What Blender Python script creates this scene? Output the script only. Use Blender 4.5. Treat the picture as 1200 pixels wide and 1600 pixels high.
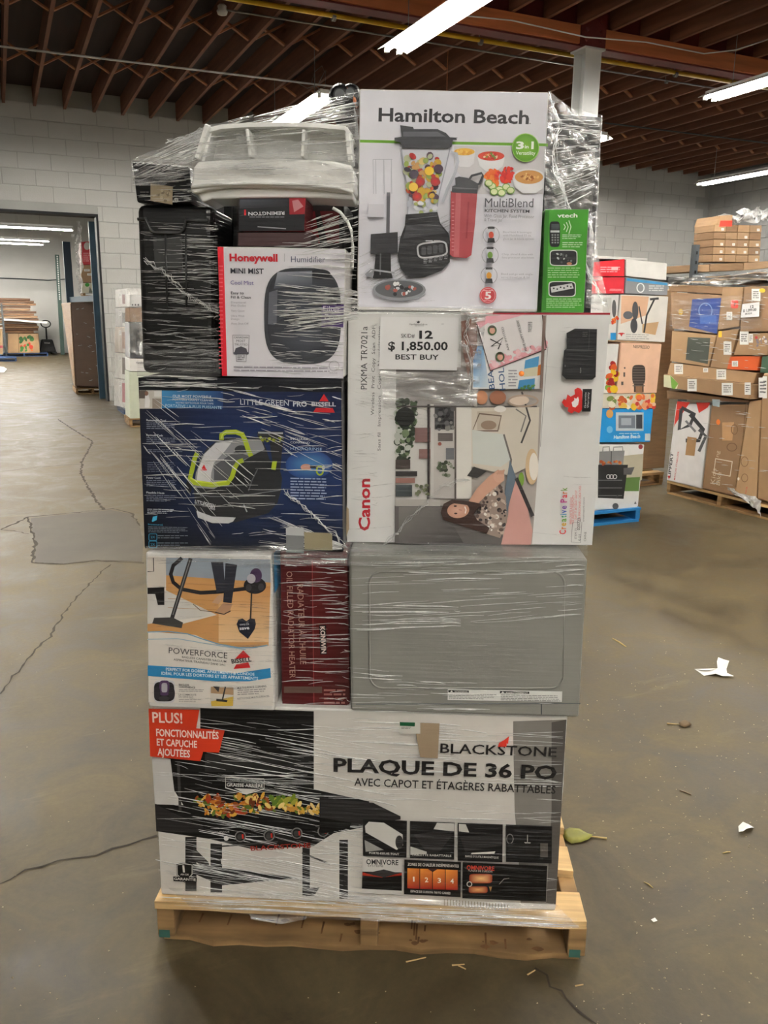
import bpy, bmesh, math, random
from mathutils import Vector, Matrix, noise
random.seed(7)
for o in list(bpy.data.objects): bpy.data.objects.remove(o)
SC = bpy.context.scene; COL = SC.collection
# ------------------------------------------------------------------ camera
FPX = 1300.0; CAMH = 1.48; PITCH = math.atan(303/1300); ROLL = .0116
cp, sp, cr, sr = math.cos(PITCH), math.sin(PITCH), math.cos(ROLL), math.sin(ROLL)
FW = Vector((0, cp, -sp)); _r0 = Vector((1, 0, 0)); _u0 = Vector((0, sp, cp))
RT = _r0*cr + _u0*sr; UP = _u0*cr - _r0*sr
CAMP = Vector((0, 0, CAMH))
cam = bpy.data.cameras.new('camera'); camo = bpy.data.objects.new('camera', cam); COL.objects.link(camo)
cam.sensor_fit = 'VERTICAL'; cam.sensor_height = 36; cam.sensor_width = 27; cam.lens = FPX/1600*36
cam.clip_start = .05; cam.clip_end = 200
M = Matrix((RT, UP, -FW)).transposed().to_4x4(); M.translation = CAMP; camo.matrix_world = M
SC.camera = camo
# ------------------------------------------------------------------ world, exposure
w = bpy.data.worlds.new('world'); SC.world = w; w.use_nodes = True
w.node_tree.nodes['Background'].inputs[0].default_value = (.9, .95, 1, 1)
w.node_tree.nodes['Background'].inputs[1].default_value = .15
vs = SC.view_settings; vs.view_transform = 'Standard'; vs.look = 'None'; vs.gamma = 1; vs.use_curve_mapping = False
vs.exposure = 2.12
TUBE_POWER = 34.0        # emission strength of the fluorescent tubes
# ------------------------------------------------------------------ helpers
def s2l(c): c /= 255.; return c/12.92 if c <= .04045 else ((c+.055)/1.055)**2.4
def C(r, g, b): return (s2l(r), s2l(g), s2l(b), 1.0)
def ray(x, y): return FW + RT*((x-600)/FPX) - UP*((y-800)/FPX)
class Plane:
    def __init__(s, p, n): s.p = Vector(p); s.n = Vector(n).normalized()
    def at(s, x, y):
        d = ray(x, y); t = (s.p-CAMP).dot(s.n)/d.dot(s.n); return CAMP + d*t
BA = math.radians(24.5)                     # the building is turned against the view
EU = Vector((math.cos(BA), math.sin(BA), 0)); EV = Vector((-math.sin(BA), math.cos(BA), 0))
def B(u, v, z): return EU*u + EV*v + Vector((0, 0, z))
def VP(v): return Plane(EV*v, -EV)          # plane parallel to the far wall
def UPl(u): return Plane(EU*u, -EU)         # plane along the joists
def uvz(p): return p.dot(EU), p.dot(EV), p.z
def at_z(x, y, z):
    d = ray(x, y); return CAMP + d*((z-CAMH)/d.z)
def SP(y0, yaw=2.3): a = math.radians(yaw); return Plane((0, y0, 0), (-math.sin(a), -math.cos(a), 0))

MATS = {}
def nodes(name):
    m = bpy.data.materials.new(name); m.use_nodes = True
    nt = m.node_tree; return m, nt, nt.nodes['Principled BSDF']
def mat(name, col=(.5, .5, .5, 1), rough=.5, var=.12, nscale=(8, 8, 8), metallic=0, bump=0, bscale=None, coat=0, attr=False,
        detail=4, film=False, spec=.5, blotch=0):
    if name in MATS: return MATS[name]
    m, nt, p = nodes(name); L = nt.links; N = nt.nodes
    p.inputs['Roughness'].default_value = rough; p.inputs['Metallic'].default_value = metallic
    p.inputs['Specular IOR Level'].default_value = spec
    tc = N.new('ShaderNodeTexCoord'); mp = N.new('ShaderNodeMapping'); mp.inputs['Scale'].default_value = nscale
    L.new(tc.outputs['Object'], mp.inputs['Vector'])
    nz = N.new('ShaderNodeTexNoise'); nz.inputs['Detail'].default_value = detail; nz.inputs['Scale'].default_value = 1
    L.new(mp.outputs[0], nz.inputs['Vector'])
    rg = N.new('ShaderNodeMapRange'); rg.inputs[1].default_value = .3; rg.inputs[2].default_value = .7
    rg.inputs[3].default_value = 1-var; rg.inputs[4].default_value = 1+var*.6
    L.new(nz.outputs['Fac'], rg.inputs[0])
    mx = N.new('ShaderNodeMix'); mx.data_type = 'RGBA'; mx.blend_type = 'MULTIPLY'; mx.inputs[0].default_value = 1
    if attr:
        at = N.new('ShaderNodeVertexColor'); at.layer_name = 'Col'; L.new(at.outputs['Color'], mx.inputs[6])
    else: mx.inputs[6].default_value = col
    L.new(rg.outputs[0], mx.inputs[7]); last = mx.outputs[2]
    if blotch:
        n2 = N.new('ShaderNodeTexNoise'); n2.inputs['Scale'].default_value = blotch; n2.inputs['Detail'].default_value = 6
        L.new(tc.outputs['Object'], n2.inputs['Vector'])
        r2 = N.new('ShaderNodeMapRange'); r2.inputs[1].default_value = .35; r2.inputs[2].default_value = .65
        r2.inputs[3].default_value = .8; r2.inputs[4].default_value = 1.12; L.new(n2.outputs['Fac'], r2.inputs[0])
        m2 = N.new('ShaderNodeMix'); m2.data_type = 'RGBA'; m2.blend_type = 'MULTIPLY'; m2.inputs[0].default_value = 1
        L.new(last, m2.inputs[6]); L.new(r2.outputs[0], m2.inputs[7]); last = m2.outputs[2]
    L.new(last, p.inputs['Base Color'])
    if bump:
        bn = N.new('ShaderNodeBump'); bn.inputs['Strength'].default_value = bump; bn.inputs['Distance'].default_value = .01
        if bscale:
            mb = N.new('ShaderNodeMapping'); mb.inputs['Scale'].default_value = bscale; L.new(tc.outputs['Object'], mb.inputs['Vector'])
            nb = N.new('ShaderNodeTexNoise'); nb.inputs['Scale'].default_value = 1; nb.inputs['Detail'].default_value = 5
            L.new(mb.outputs[0], nb.inputs['Vector']); L.new(nb.outputs['Fac'], bn.inputs['Height'])
        else: L.new(nz.outputs['Fac'], bn.inputs['Height'])
        L.new(bn.outputs[0], p.inputs['Normal'])
    if film:     # stretch film clinging to the surface: glossy coat with taut horizontal wrinkles
        p.inputs['Coat Weight'].default_value = film; p.inputs['Coat Roughness'].default_value = .16
        mb = N.new('ShaderNodeMapping'); mb.inputs['Scale'].default_value = (5, 5, 130); mb.inputs['Rotation'].default_value = (0, .07, 0)
        L.new(tc.outputs['Object'], mb.inputs['Vector'])
        nb = N.new('ShaderNodeTexNoise'); nb.inputs['Scale'].default_value = 1; nb.inputs['Detail'].default_value = 3
        nb.inputs['Distortion'].default_value = .4; L.new(mb.outputs[0], nb.inputs['Vector'])
        bn = N.new('ShaderNodeBump'); bn.inputs['Strength'].default_value = .9; bn.inputs['Distance'].default_value = .012
        L.new(nb.outputs['Fac'], bn.inputs['Height']); L.new(bn.outputs[0], p.inputs['Coat Normal'])
    elif coat: p.inputs['Coat Weight'].default_value = coat
    MATS[name] = m; return m
def emis(name, col, strength):
    m, nt, p = nodes(name); p.inputs['Base Color'].default_value = (.9, .9, .9, 1)
    p.inputs['Emission Color'].default_value = col; p.inputs['Emission Strength'].default_value = strength
    MATS[name] = m; return m
PRINT = mat('printed_card', rough=.42, var=.05, nscale=(14, 14, 14), attr=True, film=.22, spec=.25)
PRINT2 = mat('printed_card_plain', rough=.45, var=.06, nscale=(12, 12, 12), attr=True)
PAPER = mat('paper_print', rough=.6, var=.03, attr=True)
CARD = mat('brown_cardboard', C(156, 124, 90), .75, .14, (6, 6, 40), film=.35)
CARDM = mat('cardboard_plain', C(136, 106, 77), .8, .14, (6, 6, 40))
WHITEC = mat('white_cardboard', C(214, 212, 208), .55, .07, (7, 7, 7), film=.4)
DARKC = mat('dark_cardboard', C(15, 15, 18), .45, .2, (7, 7, 7), film=.22, spec=.25)

class MB:
    """mesh builder in world (or building) coordinates; per-face colours"""
    def __init__(s): s.v = []; s.f = []; s.c = []
    def add(s, vs_, fs, col=None):
        b = len(s.v); s.v += [Vector(v) for v in vs_]
        for f in fs: s.f.append([b+i for i in f]); s.c.append(col)
    def hexa(s, a, col=None):   # 8 corners: bottom ring 0-3, top ring 4-7
        s.add(a, [(3, 2, 1, 0), (4, 5, 6, 7), (0, 1, 5, 4), (1, 2, 6, 5), (2, 3, 7, 6), (3, 0, 4, 7)], col)
    def box(s, x0, y0, z0, x1, y1, z1, col=None):
        s.hexa([(x0, y0, z0), (x1, y0, z0), (x1, y1, z0), (x0, y1, z0), (x0, y0, z1), (x1, y0, z1), (x1, y1, z1), (x0, y1, z1)], col)
    def bar(s, a, b, w, h, up=(0, 0, 1), col=None):
        a, b = Vector(a), Vector(b); d = (b-a).normalized(); r = d.cross(Vector(up)).normalized(); u = r.cross(d)
        r *= w/2; u *= h/2
        s.hexa([a-r-u, a+r-u, b+r-u, b-r-u, a-r+u, a+r+u, b+r+u, b-r+u], col)
    def tube(s, pts, r, n=8, col=None, cap=True, closed=False):
        pts = [Vector(p) for p in pts]; m = len(pts); rings = []
        rr = r if isinstance(r, (list, tuple)) else [r]*m
        for i, p in enumerate(pts):
            if closed: d = pts[(i+1) % m]-pts[i-1]
            else: d = pts[min(i+1, m-1)]-pts[max(i-1, 0)]
            d = d.normalized() if d.length > 1e-9 else Vector((0, 0, 1))
            a = d.cross(Vector((0, 0, 1)))
            if a.length < .05: a = d.cross(Vector((0, 1, 0)))
            a.normalize(); b = d.cross(a)
            rings.append([p+(a*math.cos(2*math.pi*k/n)+b*math.sin(2*math.pi*k/n))*rr[i] for k in range(n)])
        vs_ = [q for g in rings for q in g]; fs = []
        for i in range(m if closed else m-1):
            j = (i+1) % m
            for k in range(n): fs.append((i*n+k, i*n+(k+1) % n, j*n+(k+1) % n, j*n+k))
        if cap and not closed: fs += [tuple(range(n))[::-1], tuple((m-1)*n+k for k in range(n))]
        s.add(vs_, fs, col)
    def lathe(s, c, prof, n=20, axis=(0, 0, 1), col=None):   # prof: (radius, height)
        c = Vector(c); ax = Vector(axis).normalized(); a = ax.orthogonal().normalized(); b = ax.cross(a); vs_ = []; fs = []
        for r, h in prof: vs_ += [c+ax*h+(a*math.cos(2*math.pi*k/n)+b*math.sin(2*math.pi*k/n))*r for k in range(n)]
        for i in range(len(prof)-1):
            for k in range(n): fs.append((i*n+k, i*n+(k+1) % n, (i+1)*n+(k+1) % n, (i+1)*n+k))
        fs += [tuple(range(n))[::-1], tuple((len(prof)-1)*n+k for k in range(n))]
        s.add(vs_, fs, col)
    def prism(s, pts, d, col=None):   # planar outline extruded by vector d
        d = Vector(d); n = len(pts); p = [Vector(q) for q in pts]
        s.add(p+[q+d for q in p], [tuple(range(n))[::-1], tuple(range(n, 2*n))]+[(i, (i+1) % n, n+(i+1) % n, n+i) for i in range(n)], col)
    def grid(s, fn, nu, nv, col=None):
        vs_ = [fn(i/nu, j/nv) for j in range(nv+1) for i in range(nu+1)]
        s.add(vs_, [(j*(nu+1)+i, j*(nu+1)+i+1, (j+1)*(nu+1)+i+1, (j+1)*(nu+1)+i) for j in range(nv) for i in range(nu)], col)
    def build(s, name, m, parent=None, inv=None, smooth=False, bevel=0, seg=2, fix=True, cols=False, solid=0):
        me = bpy.data.meshes.new(name)
        me.from_pydata([(inv @ v if inv else v) for v in s.v], [], s.f)
        if cols:
            ca = me.color_attributes.new('Col', 'FLOAT_COLOR', 'CORNER'); k = 0; d = []
            for f, c in zip(s.f, s.c):
                for i in range(len(f)):
                    cc = c[i % len(c)] if isinstance(c[0], tuple) else c
                    d += list(cc)
            ca.data.foreach_set('color', d)
        if fix:
            bm = bmesh.new(); bm.from_mesh(me); bmesh.ops.recalc_face_normals(bm, faces=bm.faces); bm.to_mesh(me); bm.free()
        me.materials.append(m)
        o = bpy.data.objects.new(name, me); COL.objects.link(o)
        if parent: o.parent = parent
        if bevel:
            b = o.modifiers.new('bevel', 'BEVEL'); b.width = bevel; b.segments = seg; b.limit_method = 'ANGLE'; b.angle_limit = .7
        if solid:
            b = o.modifiers.new('solidify', 'SOLIDIFY'); b.thickness = solid
        if smooth:
            for p in me.polygons: p.use_smooth = True
        return o
def tag(o, label=None, cat=None, group=None, kind=None):
    if label: o['label'] = label
    if cat: o['category'] = cat
    if group: o['group'] = group
    if kind: o['kind'] = kind
    return o
def thing(name, label, cat, loc=(0, 0, 0), rz=0, group=None):
    o = bpy.data.objects.new(name, None); COL.objects.link(o); o.empty_display_size = .1
    Mx = Matrix.Translation(Vector(loc)) @ Matrix.Rotation(rz, 4, 'Z'); o.matrix_world = Mx
    tag(o, label, cat, group); return o, Mx.inverted()
def struct(o, kind='structure', bld=True):
    o['kind'] = kind
    if bld: o.rotation_euler = (0, 0, BA)
    return o
def copy_of(o, parent=None, loc=None, rot=None, scale=None):
    c = o.copy(); COL.objects.link(c)
    if parent is not None: c.parent = parent
    if loc is not None: c.location = loc
    if rot is not None: c.rotation_euler = rot
    if scale is not None: c.scale = scale
    return c
# ---- flat print laid on a face -------------------------------------------------------------
_T = {}
def text_mesh(t, bold=0.0):
    k = (t, bold)
    if k in _T: return _T[k]
    cu = bpy.data.curves.new('t', 'FONT'); cu.body = t; cu.size = 1; cu.offset = bold; cu.resolution_u = 2; cu.fill_mode = 'FRONT'
    ob = bpy.data.objects.new('t', cu); me = bpy.data.meshes.new_from_object(ob)
    vs_ = [v.co.copy() for v in me.vertices]; fs = [tuple(p.vertices) for p in me.polygons]
    bpy.data.objects.remove(ob); bpy.data.curves.remove(cu); bpy.data.meshes.remove(me)
    _T[k] = (vs_, fs); return _T[k]
_cap = {}
def cap_h(bold):
    if bold not in _cap: _cap[bold] = max(v.y for v in text_mesh('H', bold)[0])
    return _cap[bold]
class Art:
    def __init__(s, plane, off=.0010):
        s.pl = plane; s.mb = MB(); s.off = off; s.k = 0; s.ox = s.oy = 0; s.s = 1.0
    def frame(s, ox, oy, sc): s.ox, s.oy, s.s = ox, oy, sc; return s
    def P(s, x, y): return s.pl.at(s.ox+x/s.s, s.oy+y/s.s)
    def up(s): s.k += 1; return s.pl.n*(s.off+s.k*.00003)
    def poly(s, pts, col): d = s.up(); s.mb.add([s.P(*p)+d for p in pts], [tuple(range(len(pts)))], col); return s
    def rect(s, x0, y0, x1, y1, col): return s.poly([(x0, y0), (x1, y0), (x1, y1), (x0, y1)], col)
    def grad(s, pts, cols, n=8):       # quad with four corner colours
        d = s.up(); a, b, c, e = pts
        def bl(i, j, A, Bq, Cq, D): return tuple((A[k]*(1-i)+Bq[k]*i)*(1-j)+(D[k]*(1-i)+Cq[k]*i)*j for k in range(len(A)))
        for j in range(n):
            for i in range(n):
                q = [(i/n, j/n), ((i+1)/n, j/n), ((i+1)/n, (j+1)/n), (i/n, (j+1)/n)]
                s.mb.add([s.P(*bl(*t, a, b, c, e))+d for t in q], [(0, 1, 2, 3)], [bl(*t, *cols) for t in q])
        return s
    def ell(s, cx, cy, rx, ry, col, edge=None, n=24, rot=0, pw=2.0):
        d = s.up(); pts = []
        for k in range(n):
            a = 2*math.pi*k/n; ca, sa = math.cos(a), math.sin(a)
            x = rx*math.copysign(abs(ca)**(2/pw), ca); y = ry*math.copysign(abs(sa)**(2/pw), sa)
            pts.append((cx+x*math.cos(rot)-y*math.sin(rot), cy+x*math.sin(rot)+y*math.cos(rot)))
        if edge is None: s.mb.add([s.P(*p)+d for p in pts], [tuple(range(n))], col)
        else:
            vs_ = [s.P(cx, cy)+d]+[s.P(*p)+d for p in pts]
            for k in range(n): s.mb.add([vs_[0], vs_[k+1], vs_[(k+1) % n+1]], [(0, 1, 2)], [col, edge, edge])
        return s
    def line(s, pts, w, col, closed=False):
        d = s.up(); n = len(pts); m = n if closed else n-1; L = []; R = []
        for i in range(n):
            a = pts[i-1] if (closed or i > 0) else pts[i]; b = pts[(i+1) % n] if (closed or i < n-1) else pts[i]
            dx, dy = b[0]-a[0], b[1]-a[1]; l = math.hypot(dx, dy) or 1; nx, ny = -dy/l*w/2, dx/l*w/2
            L.append(s.P(pts[i][0]+nx, pts[i][1]+ny)+d); R.append(s.P(pts[i][0]-nx, pts[i][1]-ny)+d)
        for i in range(m): j = (i+1) % n; s.mb.add([L[i], L[j], R[j], R[i]], [(0, 1, 2, 3)], col)
        return s
    def ring(s, cx, cy, rx, ry, w, col, n=24, pw=2.0, rot=0):
        pts = []
        for k in range(n):
            a = 2*math.pi*k/n; ca, sa = math.cos(a), math.sin(a)
            x = rx*math.copysign(abs(ca)**(2/pw), ca); y = ry*math.copysign(abs(sa)**(2/pw), sa)
            pts.append((cx+x*math.cos(rot)-y*math.sin(rot), cy+x*math.sin(rot)+y*math.cos(rot)))
        return s.line(pts, w, col, True)
    def text(s, t, p0, p1, cap, col, bold=0.0):
        vs_, fs = text_mesh(t, bold); d = s.up()
        if not vs_: return s
        x0 = min(v.x for v in vs_); x1 = max(v.x for v in vs_); ch = cap_h(bold)
        if t == '1': p0, p1 = (p0[0]+.25*(p1[0]-p0[0]), p0[1]), (p0[0]+.72*(p1[0]-p0[0]), p1[1])
        a = s.P(*p0); b = s.P(*p1); u = (b-a); wd = u.length; u.normalize(); v = s.pl.n.cross(u)
        c = (s.P(p0[0], p0[1])-s.P(p0[0], p0[1]+10)).length/10*cap
        s.mb.add([a+u*((q.x-x0)/(x1-x0)*wd)+v*(q.y/ch*c)+d for q in vs_], fs, col); return s
    def fine(s, x0, y0, x1, y1, rows, col, fill=.45, slope=0, seed=1):   # illegibly small copy
        r = random.Random(seed); h = (y1-y0)/rows
        for k in range(rows):
            x = x0; y = y0+k*h; end = x1-(r.random()*.35*(x1-x0) if k == rows-1 else r.random()*.08*(x1-x0)); d = s.up()
            while x < end:
                wd = min(r.uniform(1.2, 4.5)*h*.7, end-x)
                ya, yb = y+slope*(x-x0), y+slope*(x+wd-x0)
                s.mb.add([s.P(x, ya)+d, s.P(x+wd, yb)+d, s.P(x+wd, yb+h*fill)+d, s.P(x, ya+h*fill)+d], [(0, 1, 2, 3)], col); x += wd+h*.35
        return s
    def blobs(s, poly, cols, n, r0, r1, seed=1, asp=1.0):
        r = random.Random(seed); xs = [p[0] for p in poly]; ys = [p[1] for p in poly]
        def inside(x, y):
            c = False; j = len(poly)-1
            for i in range(len(poly)):
                if (poly[i][1] > y) != (poly[j][1] > y) and x < (poly[j][0]-poly[i][0])*(y-poly[i][1])/(poly[j][1]-poly[i][1])+poly[i][0]: c = not c
                j = i
            return c
        k = 0; t = 0
        while k < n and t < n*30:
            t += 1; x = r.uniform(min(xs), max(xs)); y = r.uniform(min(ys), max(ys))
            if not inside(x, y): continue
            q = r.uniform(r0, r1); s.ell(x, y, q*asp, q*r.uniform(.6, 1), r.choice(cols), n=9, rot=r.uniform(0, 3)); k += 1
        return s
    def build(s, name, parent, inv, m=None):
        return s.mb.build(name, m or PRINT, parent, inv, fix=False, cols=True)
def carton(name, label, plane, quad, depth, m, cat='box', zb=None, zt=None, group=None, jit=.0012, nsub=5, bevel=.004, side_tape=False, bname='carton'):
    """closed cardboard box: its front lies in plane between four photo corners TL TR BR BL, its depth is real"""
    q = [plane.at(*p) for p in quad]
    if zt is not None: q[0].z = q[1].z = zt
    if zb is not None: q[2].z = q[3].z = zb
    back = -plane.n*depth; base = (q[2]+q[3])/2+back/2; rz = math.atan2(plane.n.x, -plane.n.y)
    root, inv = thing(name, label, cat, base, rz, group)
    mb = MB(); mb.hexa([q[3], q[2], q[2]+back, q[3]+back, q[0], q[1], q[1]+back, q[0]+back])
    o = mb.build(bname, m, root, inv)
    bm = bmesh.new(); bm.from_mesh(o.data)
    if nsub: bmesh.ops.subdivide_edges(bm, edges=bm.edges, cuts=nsub, use_grid_fill=True)
    if jit:
        sd = sum(map(ord, label)) % 977
        yf = min(v.co.y for v in bm.verts); zlo = min(v.co.z for v in bm.verts); zhi = max(v.co.z for v in bm.verts); xl = min(v.co.x for v in bm.verts); xh = max(v.co.x for v in bm.verts)
        for v in bm.verts:
            nv = noise.noise_vector(v.co*9+Vector((sd, 0, 0)))*jit*2
            if v.co.y < yf+.004: nv.y = abs(nv.y)
            if v.co.z < zlo+.004: nv.z = 0
            if v.co.z > zhi-.004: nv.z = -abs(nv.z)
            if v.co.x < xl+.004: nv.x = abs(nv.x)
            if v.co.x > xh-.004: nv.x = -abs(nv.x)
            v.co += nv
    bm.to_mesh(o.data); bm.free()
    if bevel:
        b = o.modifiers.new('bevel', 'BEVEL'); b.width = bevel; b.segments = 2; b.limit_method = 'ANGLE'; b.angle_limit = .9
    return root, inv, q
# ================================================================== THE BUILDING
WV = 15.4; CEIL = 4.70; DOORU = 1.68; DOORZ = 3.12; WR = 15.15; WL = -9.0; WN = -9.0; FARV = 35.6
def concrete_mat():
    m, nt, p = nodes('concrete_floor'); N, L = nt.nodes, nt.links
    tc = N.new('ShaderNodeTexCoord')
    def nz(sc, det, rough=.55, dist=0):
        n = N.new('ShaderNodeTexNoise'); n.inputs['Scale'].default_value = sc; n.inputs['Detail'].default_value = det
        n.inputs['Roughness'].default_value = rough; n.inputs['Distortion'].default_value = dist; L.new(tc.outputs['Object'], n.inputs['Vector']); return n
    a, b, c, g = nz(.55, 5, .6, .6), nz(3.2, 8, .68, .8), nz(55, 5, .7), nz(.3, 3)
    r1 = N.new('ShaderNodeValToRGB'); L.new(b.outputs['Fac'], r1.inputs[0])
    e = r1.color_ramp.elements; e[0].position = .28; e[0].color = C(52, 44, 30); e[1].position = .75; e[1].color = C(98, 86, 60)
    x = e.new(.5); x.color = C(76, 66, 46)
    r2 = N.new('ShaderNodeMapRange'); r2.inputs[1].default_value = .3; r2.inputs[2].default_value = .7; r2.inputs[3].default_value = .8; r2.inputs[4].default_value = 1.16; L.new(a.outputs['Fac'], r2.inputs[0])
    r3 = N.new('ShaderNodeMapRange'); r3.inputs[1].default_value = .3; r3.inputs[2].default_value = .7; r3.inputs[3].default_value = .9; r3.inputs[4].default_value = 1.08; L.new(c.outputs['Fac'], r3.inputs[0])
    m1 = N.new('ShaderNodeMix'); m1.data_type = 'RGBA'; m1.blend_type = 'MULTIPLY'; m1.inputs[0].default_value = 1
    L.new(r1.outputs[0], m1.inputs[6]); L.new(r2.outputs[0], m1.inputs[7])
    m2 = N.new('ShaderNodeMix'); m2.data_type = 'RGBA'; m2.blend_type = 'MULTIPLY'; m2.inputs[0].default_value = 1
    L.new(m1.outputs[2], m2.inputs[6]); L.new(r3.outputs[0], m2.inputs[7])
    # pale worn scuffs
    mp = N.new('ShaderNodeMapping'); mp.inputs['Scale'].default_value = (1.2, 5, 1); mp.inputs['Rotation'].default_value = (0, 0, .5); L.new(tc.outputs['Object'], mp.inputs['Vector'])
    sc = N.new('ShaderNodeTexNoise'); sc.inputs['Scale'].default_value = 1.1; sc.inputs['Detail'].default_value = 9; sc.inputs['Roughness'].default_value = .7; L.new(mp.outputs[0], sc.inputs['Vector'])
    r4 = N.new('ShaderNodeMapRange'); r4.inputs[1].default_value = .6; r4.inputs[2].default_value = .76; r4.inputs[3].default_value = 0; r4.inputs[4].default_value = .4; L.new(sc.outputs['Fac'], r4.inputs[0])
    m3 = N.new('ShaderNodeMix'); m3.data_type = 'RGBA'; L.new(r4.outputs[0], m3.inputs[0]); L.new(m2.outputs[2], m3.inputs[6]); m3.inputs[7].default_value = C(126, 113, 82)
    L.new(m3.outputs[2], p.inputs['Base Color'])
    r5 = N.new('ShaderNodeMapRange'); r5.inputs[1].default_value = .3; r5.inputs[2].default_value = .7; r5.inputs[3].default_value = .38; r5.inputs[4].default_value = .65; L.new(b.outputs['Fac'], r5.inputs[0])
    L.new(r5.outputs[0], p.inputs['Roughness']); p.inputs['Specular IOR Level'].default_value = .28
    bn = N.new('ShaderNodeBump'); bn.inputs['Strength'].default_value = .12; bn.inputs['Distance'].default_value = .004; L.new(c.outputs['Fac'], bn.inputs['Height']); L.new(bn.outputs[0], p.inputs['Normal'])
    return m
FLOORM = concrete_mat()
PAINT = mat('white_block_paint', C(184, 184, 180), .6, .05, (2, 2, 3), bump=.25, bscale=(60, 60, 60))
PAINTM = mat('white_painted_mortar', C(166, 166, 162), .7, .06, (3, 3, 3))
GREYB = mat('grey_block_paint', C(150, 150, 148), .7, .08, (3, 3, 3), bump=.25, bscale=(60, 60, 60))
JOIST = mat('dark_joist_wood', C(128, 84, 62), .75, .3, (14, 1.2, 14), bump=.2)
DECK = mat('roof_deck_wood', C(52, 35, 27), .8, .25, (9, .8, 2))
BRACE = mat('brace_wood', C(176, 118, 82), .7, .2, (12, 12, 12))
LEDG = mat('orange_timber', C(206, 122, 74), .62, .25, (1.0, 12, 14), bump=.15)
REDS = mat('red_oxide_steel', C(112, 40, 38), .55, .15, (6, 6, 6))
WSTEEL = mat('white_painted_steel', C(214, 216, 214), .45, .06, (4, 4, 4))
GSTEEL = mat('galvanised_steel', C(150, 152, 150), .4, .12, (20, 20, 20), metallic=.6)
YPIPE = mat('yellow_gas_pipe', C(214, 178, 38), .45, .1, (6, 6, 6))
FIXW = mat('white_enamel', C(232, 232, 228), .4, .04, (5, 5, 5))
BLUES = mat('blue_rack_steel', C(34, 66, 86), .5, .12, (10, 10, 10))
GREENS = mat('dark_green_rack_steel', C(58, 82, 74), .5, .12, (10, 10, 10))
DGREY = mat('dark_grey_steel', C(66, 72, 76), .5, .12, (10, 10, 10))
BLACKP = mat('black_plastic', C(14, 14, 16), .38, .1, (12, 12, 12), spec=.25)
CRACK = mat('crack_dirt', C(52, 44, 33), .9, .25, (30, 30, 30))
PATCHM = mat('patch_concrete', C(58, 50, 36), .6, .16, (5, 5, 5), blotch=2.2, bump=.1)

mb = MB(); mb.box(WL-.5, WN-.5, -.2, WR+.5, FARV+1, 0); floor = struct(mb.build('floor', FLOORM))
def unrot(p): return Vector(uvz(p))
# cracks and the repaired patch: children of the floor, laid in floor coordinates
def crack(pts, w, seed, name='crack'):
    r = random.Random(seed); P = [unrot(at_z(x, y, 0)) for x, y in pts]; Q = []
    for a, b in zip(P, P[1:]):
        n = max(2, int((b-a).length/.035)); d = (b-a).normalized(); s_ = Vector((-d.y, d.x, 0))
        for k in range(n): Q.append(a.lerp(b, k/n)+s_*r.uniform(-.009, .009))
    Q.append(P[-1]); mb = MB(); vs_ = []
    for i, q in enumerate(Q):
        d = (Q[min(i+1, len(Q)-1)]-Q[max(i-1, 0)]).normalized(); s_ = Vector((-d.y, d.x, 0)); ww = w*r.uniform(.25, 1.0)
        vs_ += [q+s_*ww/2+Vector((0, 0, .0012)), q-s_*ww/2+Vector((0, 0, .0012))]
    mb.add(vs_, [(2*i, 2*i+1, 2*i+3, 2*i+2) for i in range(len(Q)-1)])
    return mb.build(name, CRACK, floor)
crack([(90, 655), (128, 680), (145, 690), (128, 722), (127, 740), (140, 765), (152, 785), (162, 797)], .03, 1)
crack([(0, 737), (60, 730), (127, 725)], .012, 2)
crack([(0, 828), (30, 815), (44, 808), (100, 803), (175, 795), (205, 802), (219, 822)], .022, 3)
crack([(44, 808), (50, 830), (55, 850), (50, 880), (100, 882), (150, 876), (225, 880)], .026, 4)
crack([(0, 828), (20, 830), (45, 834)], .012, 5)
crack([(172, 882), (140, 912), (105, 950), (78, 995), (50, 1020), (0, 1085)], .013, 6)
crack([(-10, 1385), (40, 1360), (90, 1345), (150, 1335), (200, 1318), (246, 1306)], .011, 7)
crack([(838, 1512), (862, 1540), (890, 1560), (925, 1602), (960, 1640)], .009, 8)
mb = MB(); r = random.Random(3); pp = [(48, 810), (100, 804), (172, 797), (205, 803), (218, 822), (224, 848), (222, 878), (150, 875), (100, 881), (54, 879), (56, 850), (50, 830)]
mb.prism([unrot(at_z(x, y, 0)) for x, y in pp], (0, 0, .0008)); mb.build('repair_patch', PATCHM, floor)

# ---- far wall of painted blocks with the wide opening
mb = MB()
mb.box(WL, WV, 0, -4.2, WV+.25, 5.3); mb.box(-4.2, WV, DOORZ, DOORU, WV+.25, 5.3); mb.box(DOORU, WV, 0, WR, WV+.25, 5.3)
wall_back = struct(mb.build('wall_back', PAINTM))
bk = MB(); bk.box(-.245, -.014, -.12, .245, .02, .12); bl0 = bk.build('block', PAINT, wall_back, bevel=.006)
nb = 0
def blk(u, z, sx=1.0):
    global nb
    loc = (u, WV+.006, z); o = bl0 if nb == 0 else copy_of(bl0, wall_back)
    o.location = loc; o.scale = (sx, 1, 1); nb += 1
for r_ in range(19):
    z = .125+.25*r_; off = .25*(r_ % 2)
    k = 0
    for i in range(-3, 12):
        u = i*.5+off
        if u+.25 < -.1 or u > 4.6: continue
        if z-.12 < DOORZ and u-.25 < DOORU:
            if u+.25 > DOORU+.06: w_ = u+.25-DOORU; blk(DOORU+w_/2, z, w_/.5)
            continue
        if z < .6 and u > 2.6: continue
        blk(u, z)
    if r_ > 6:
        for i in range(23, 31):
            u = i*.5+off
            if u+.25 < WR: blk(u, z)
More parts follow.
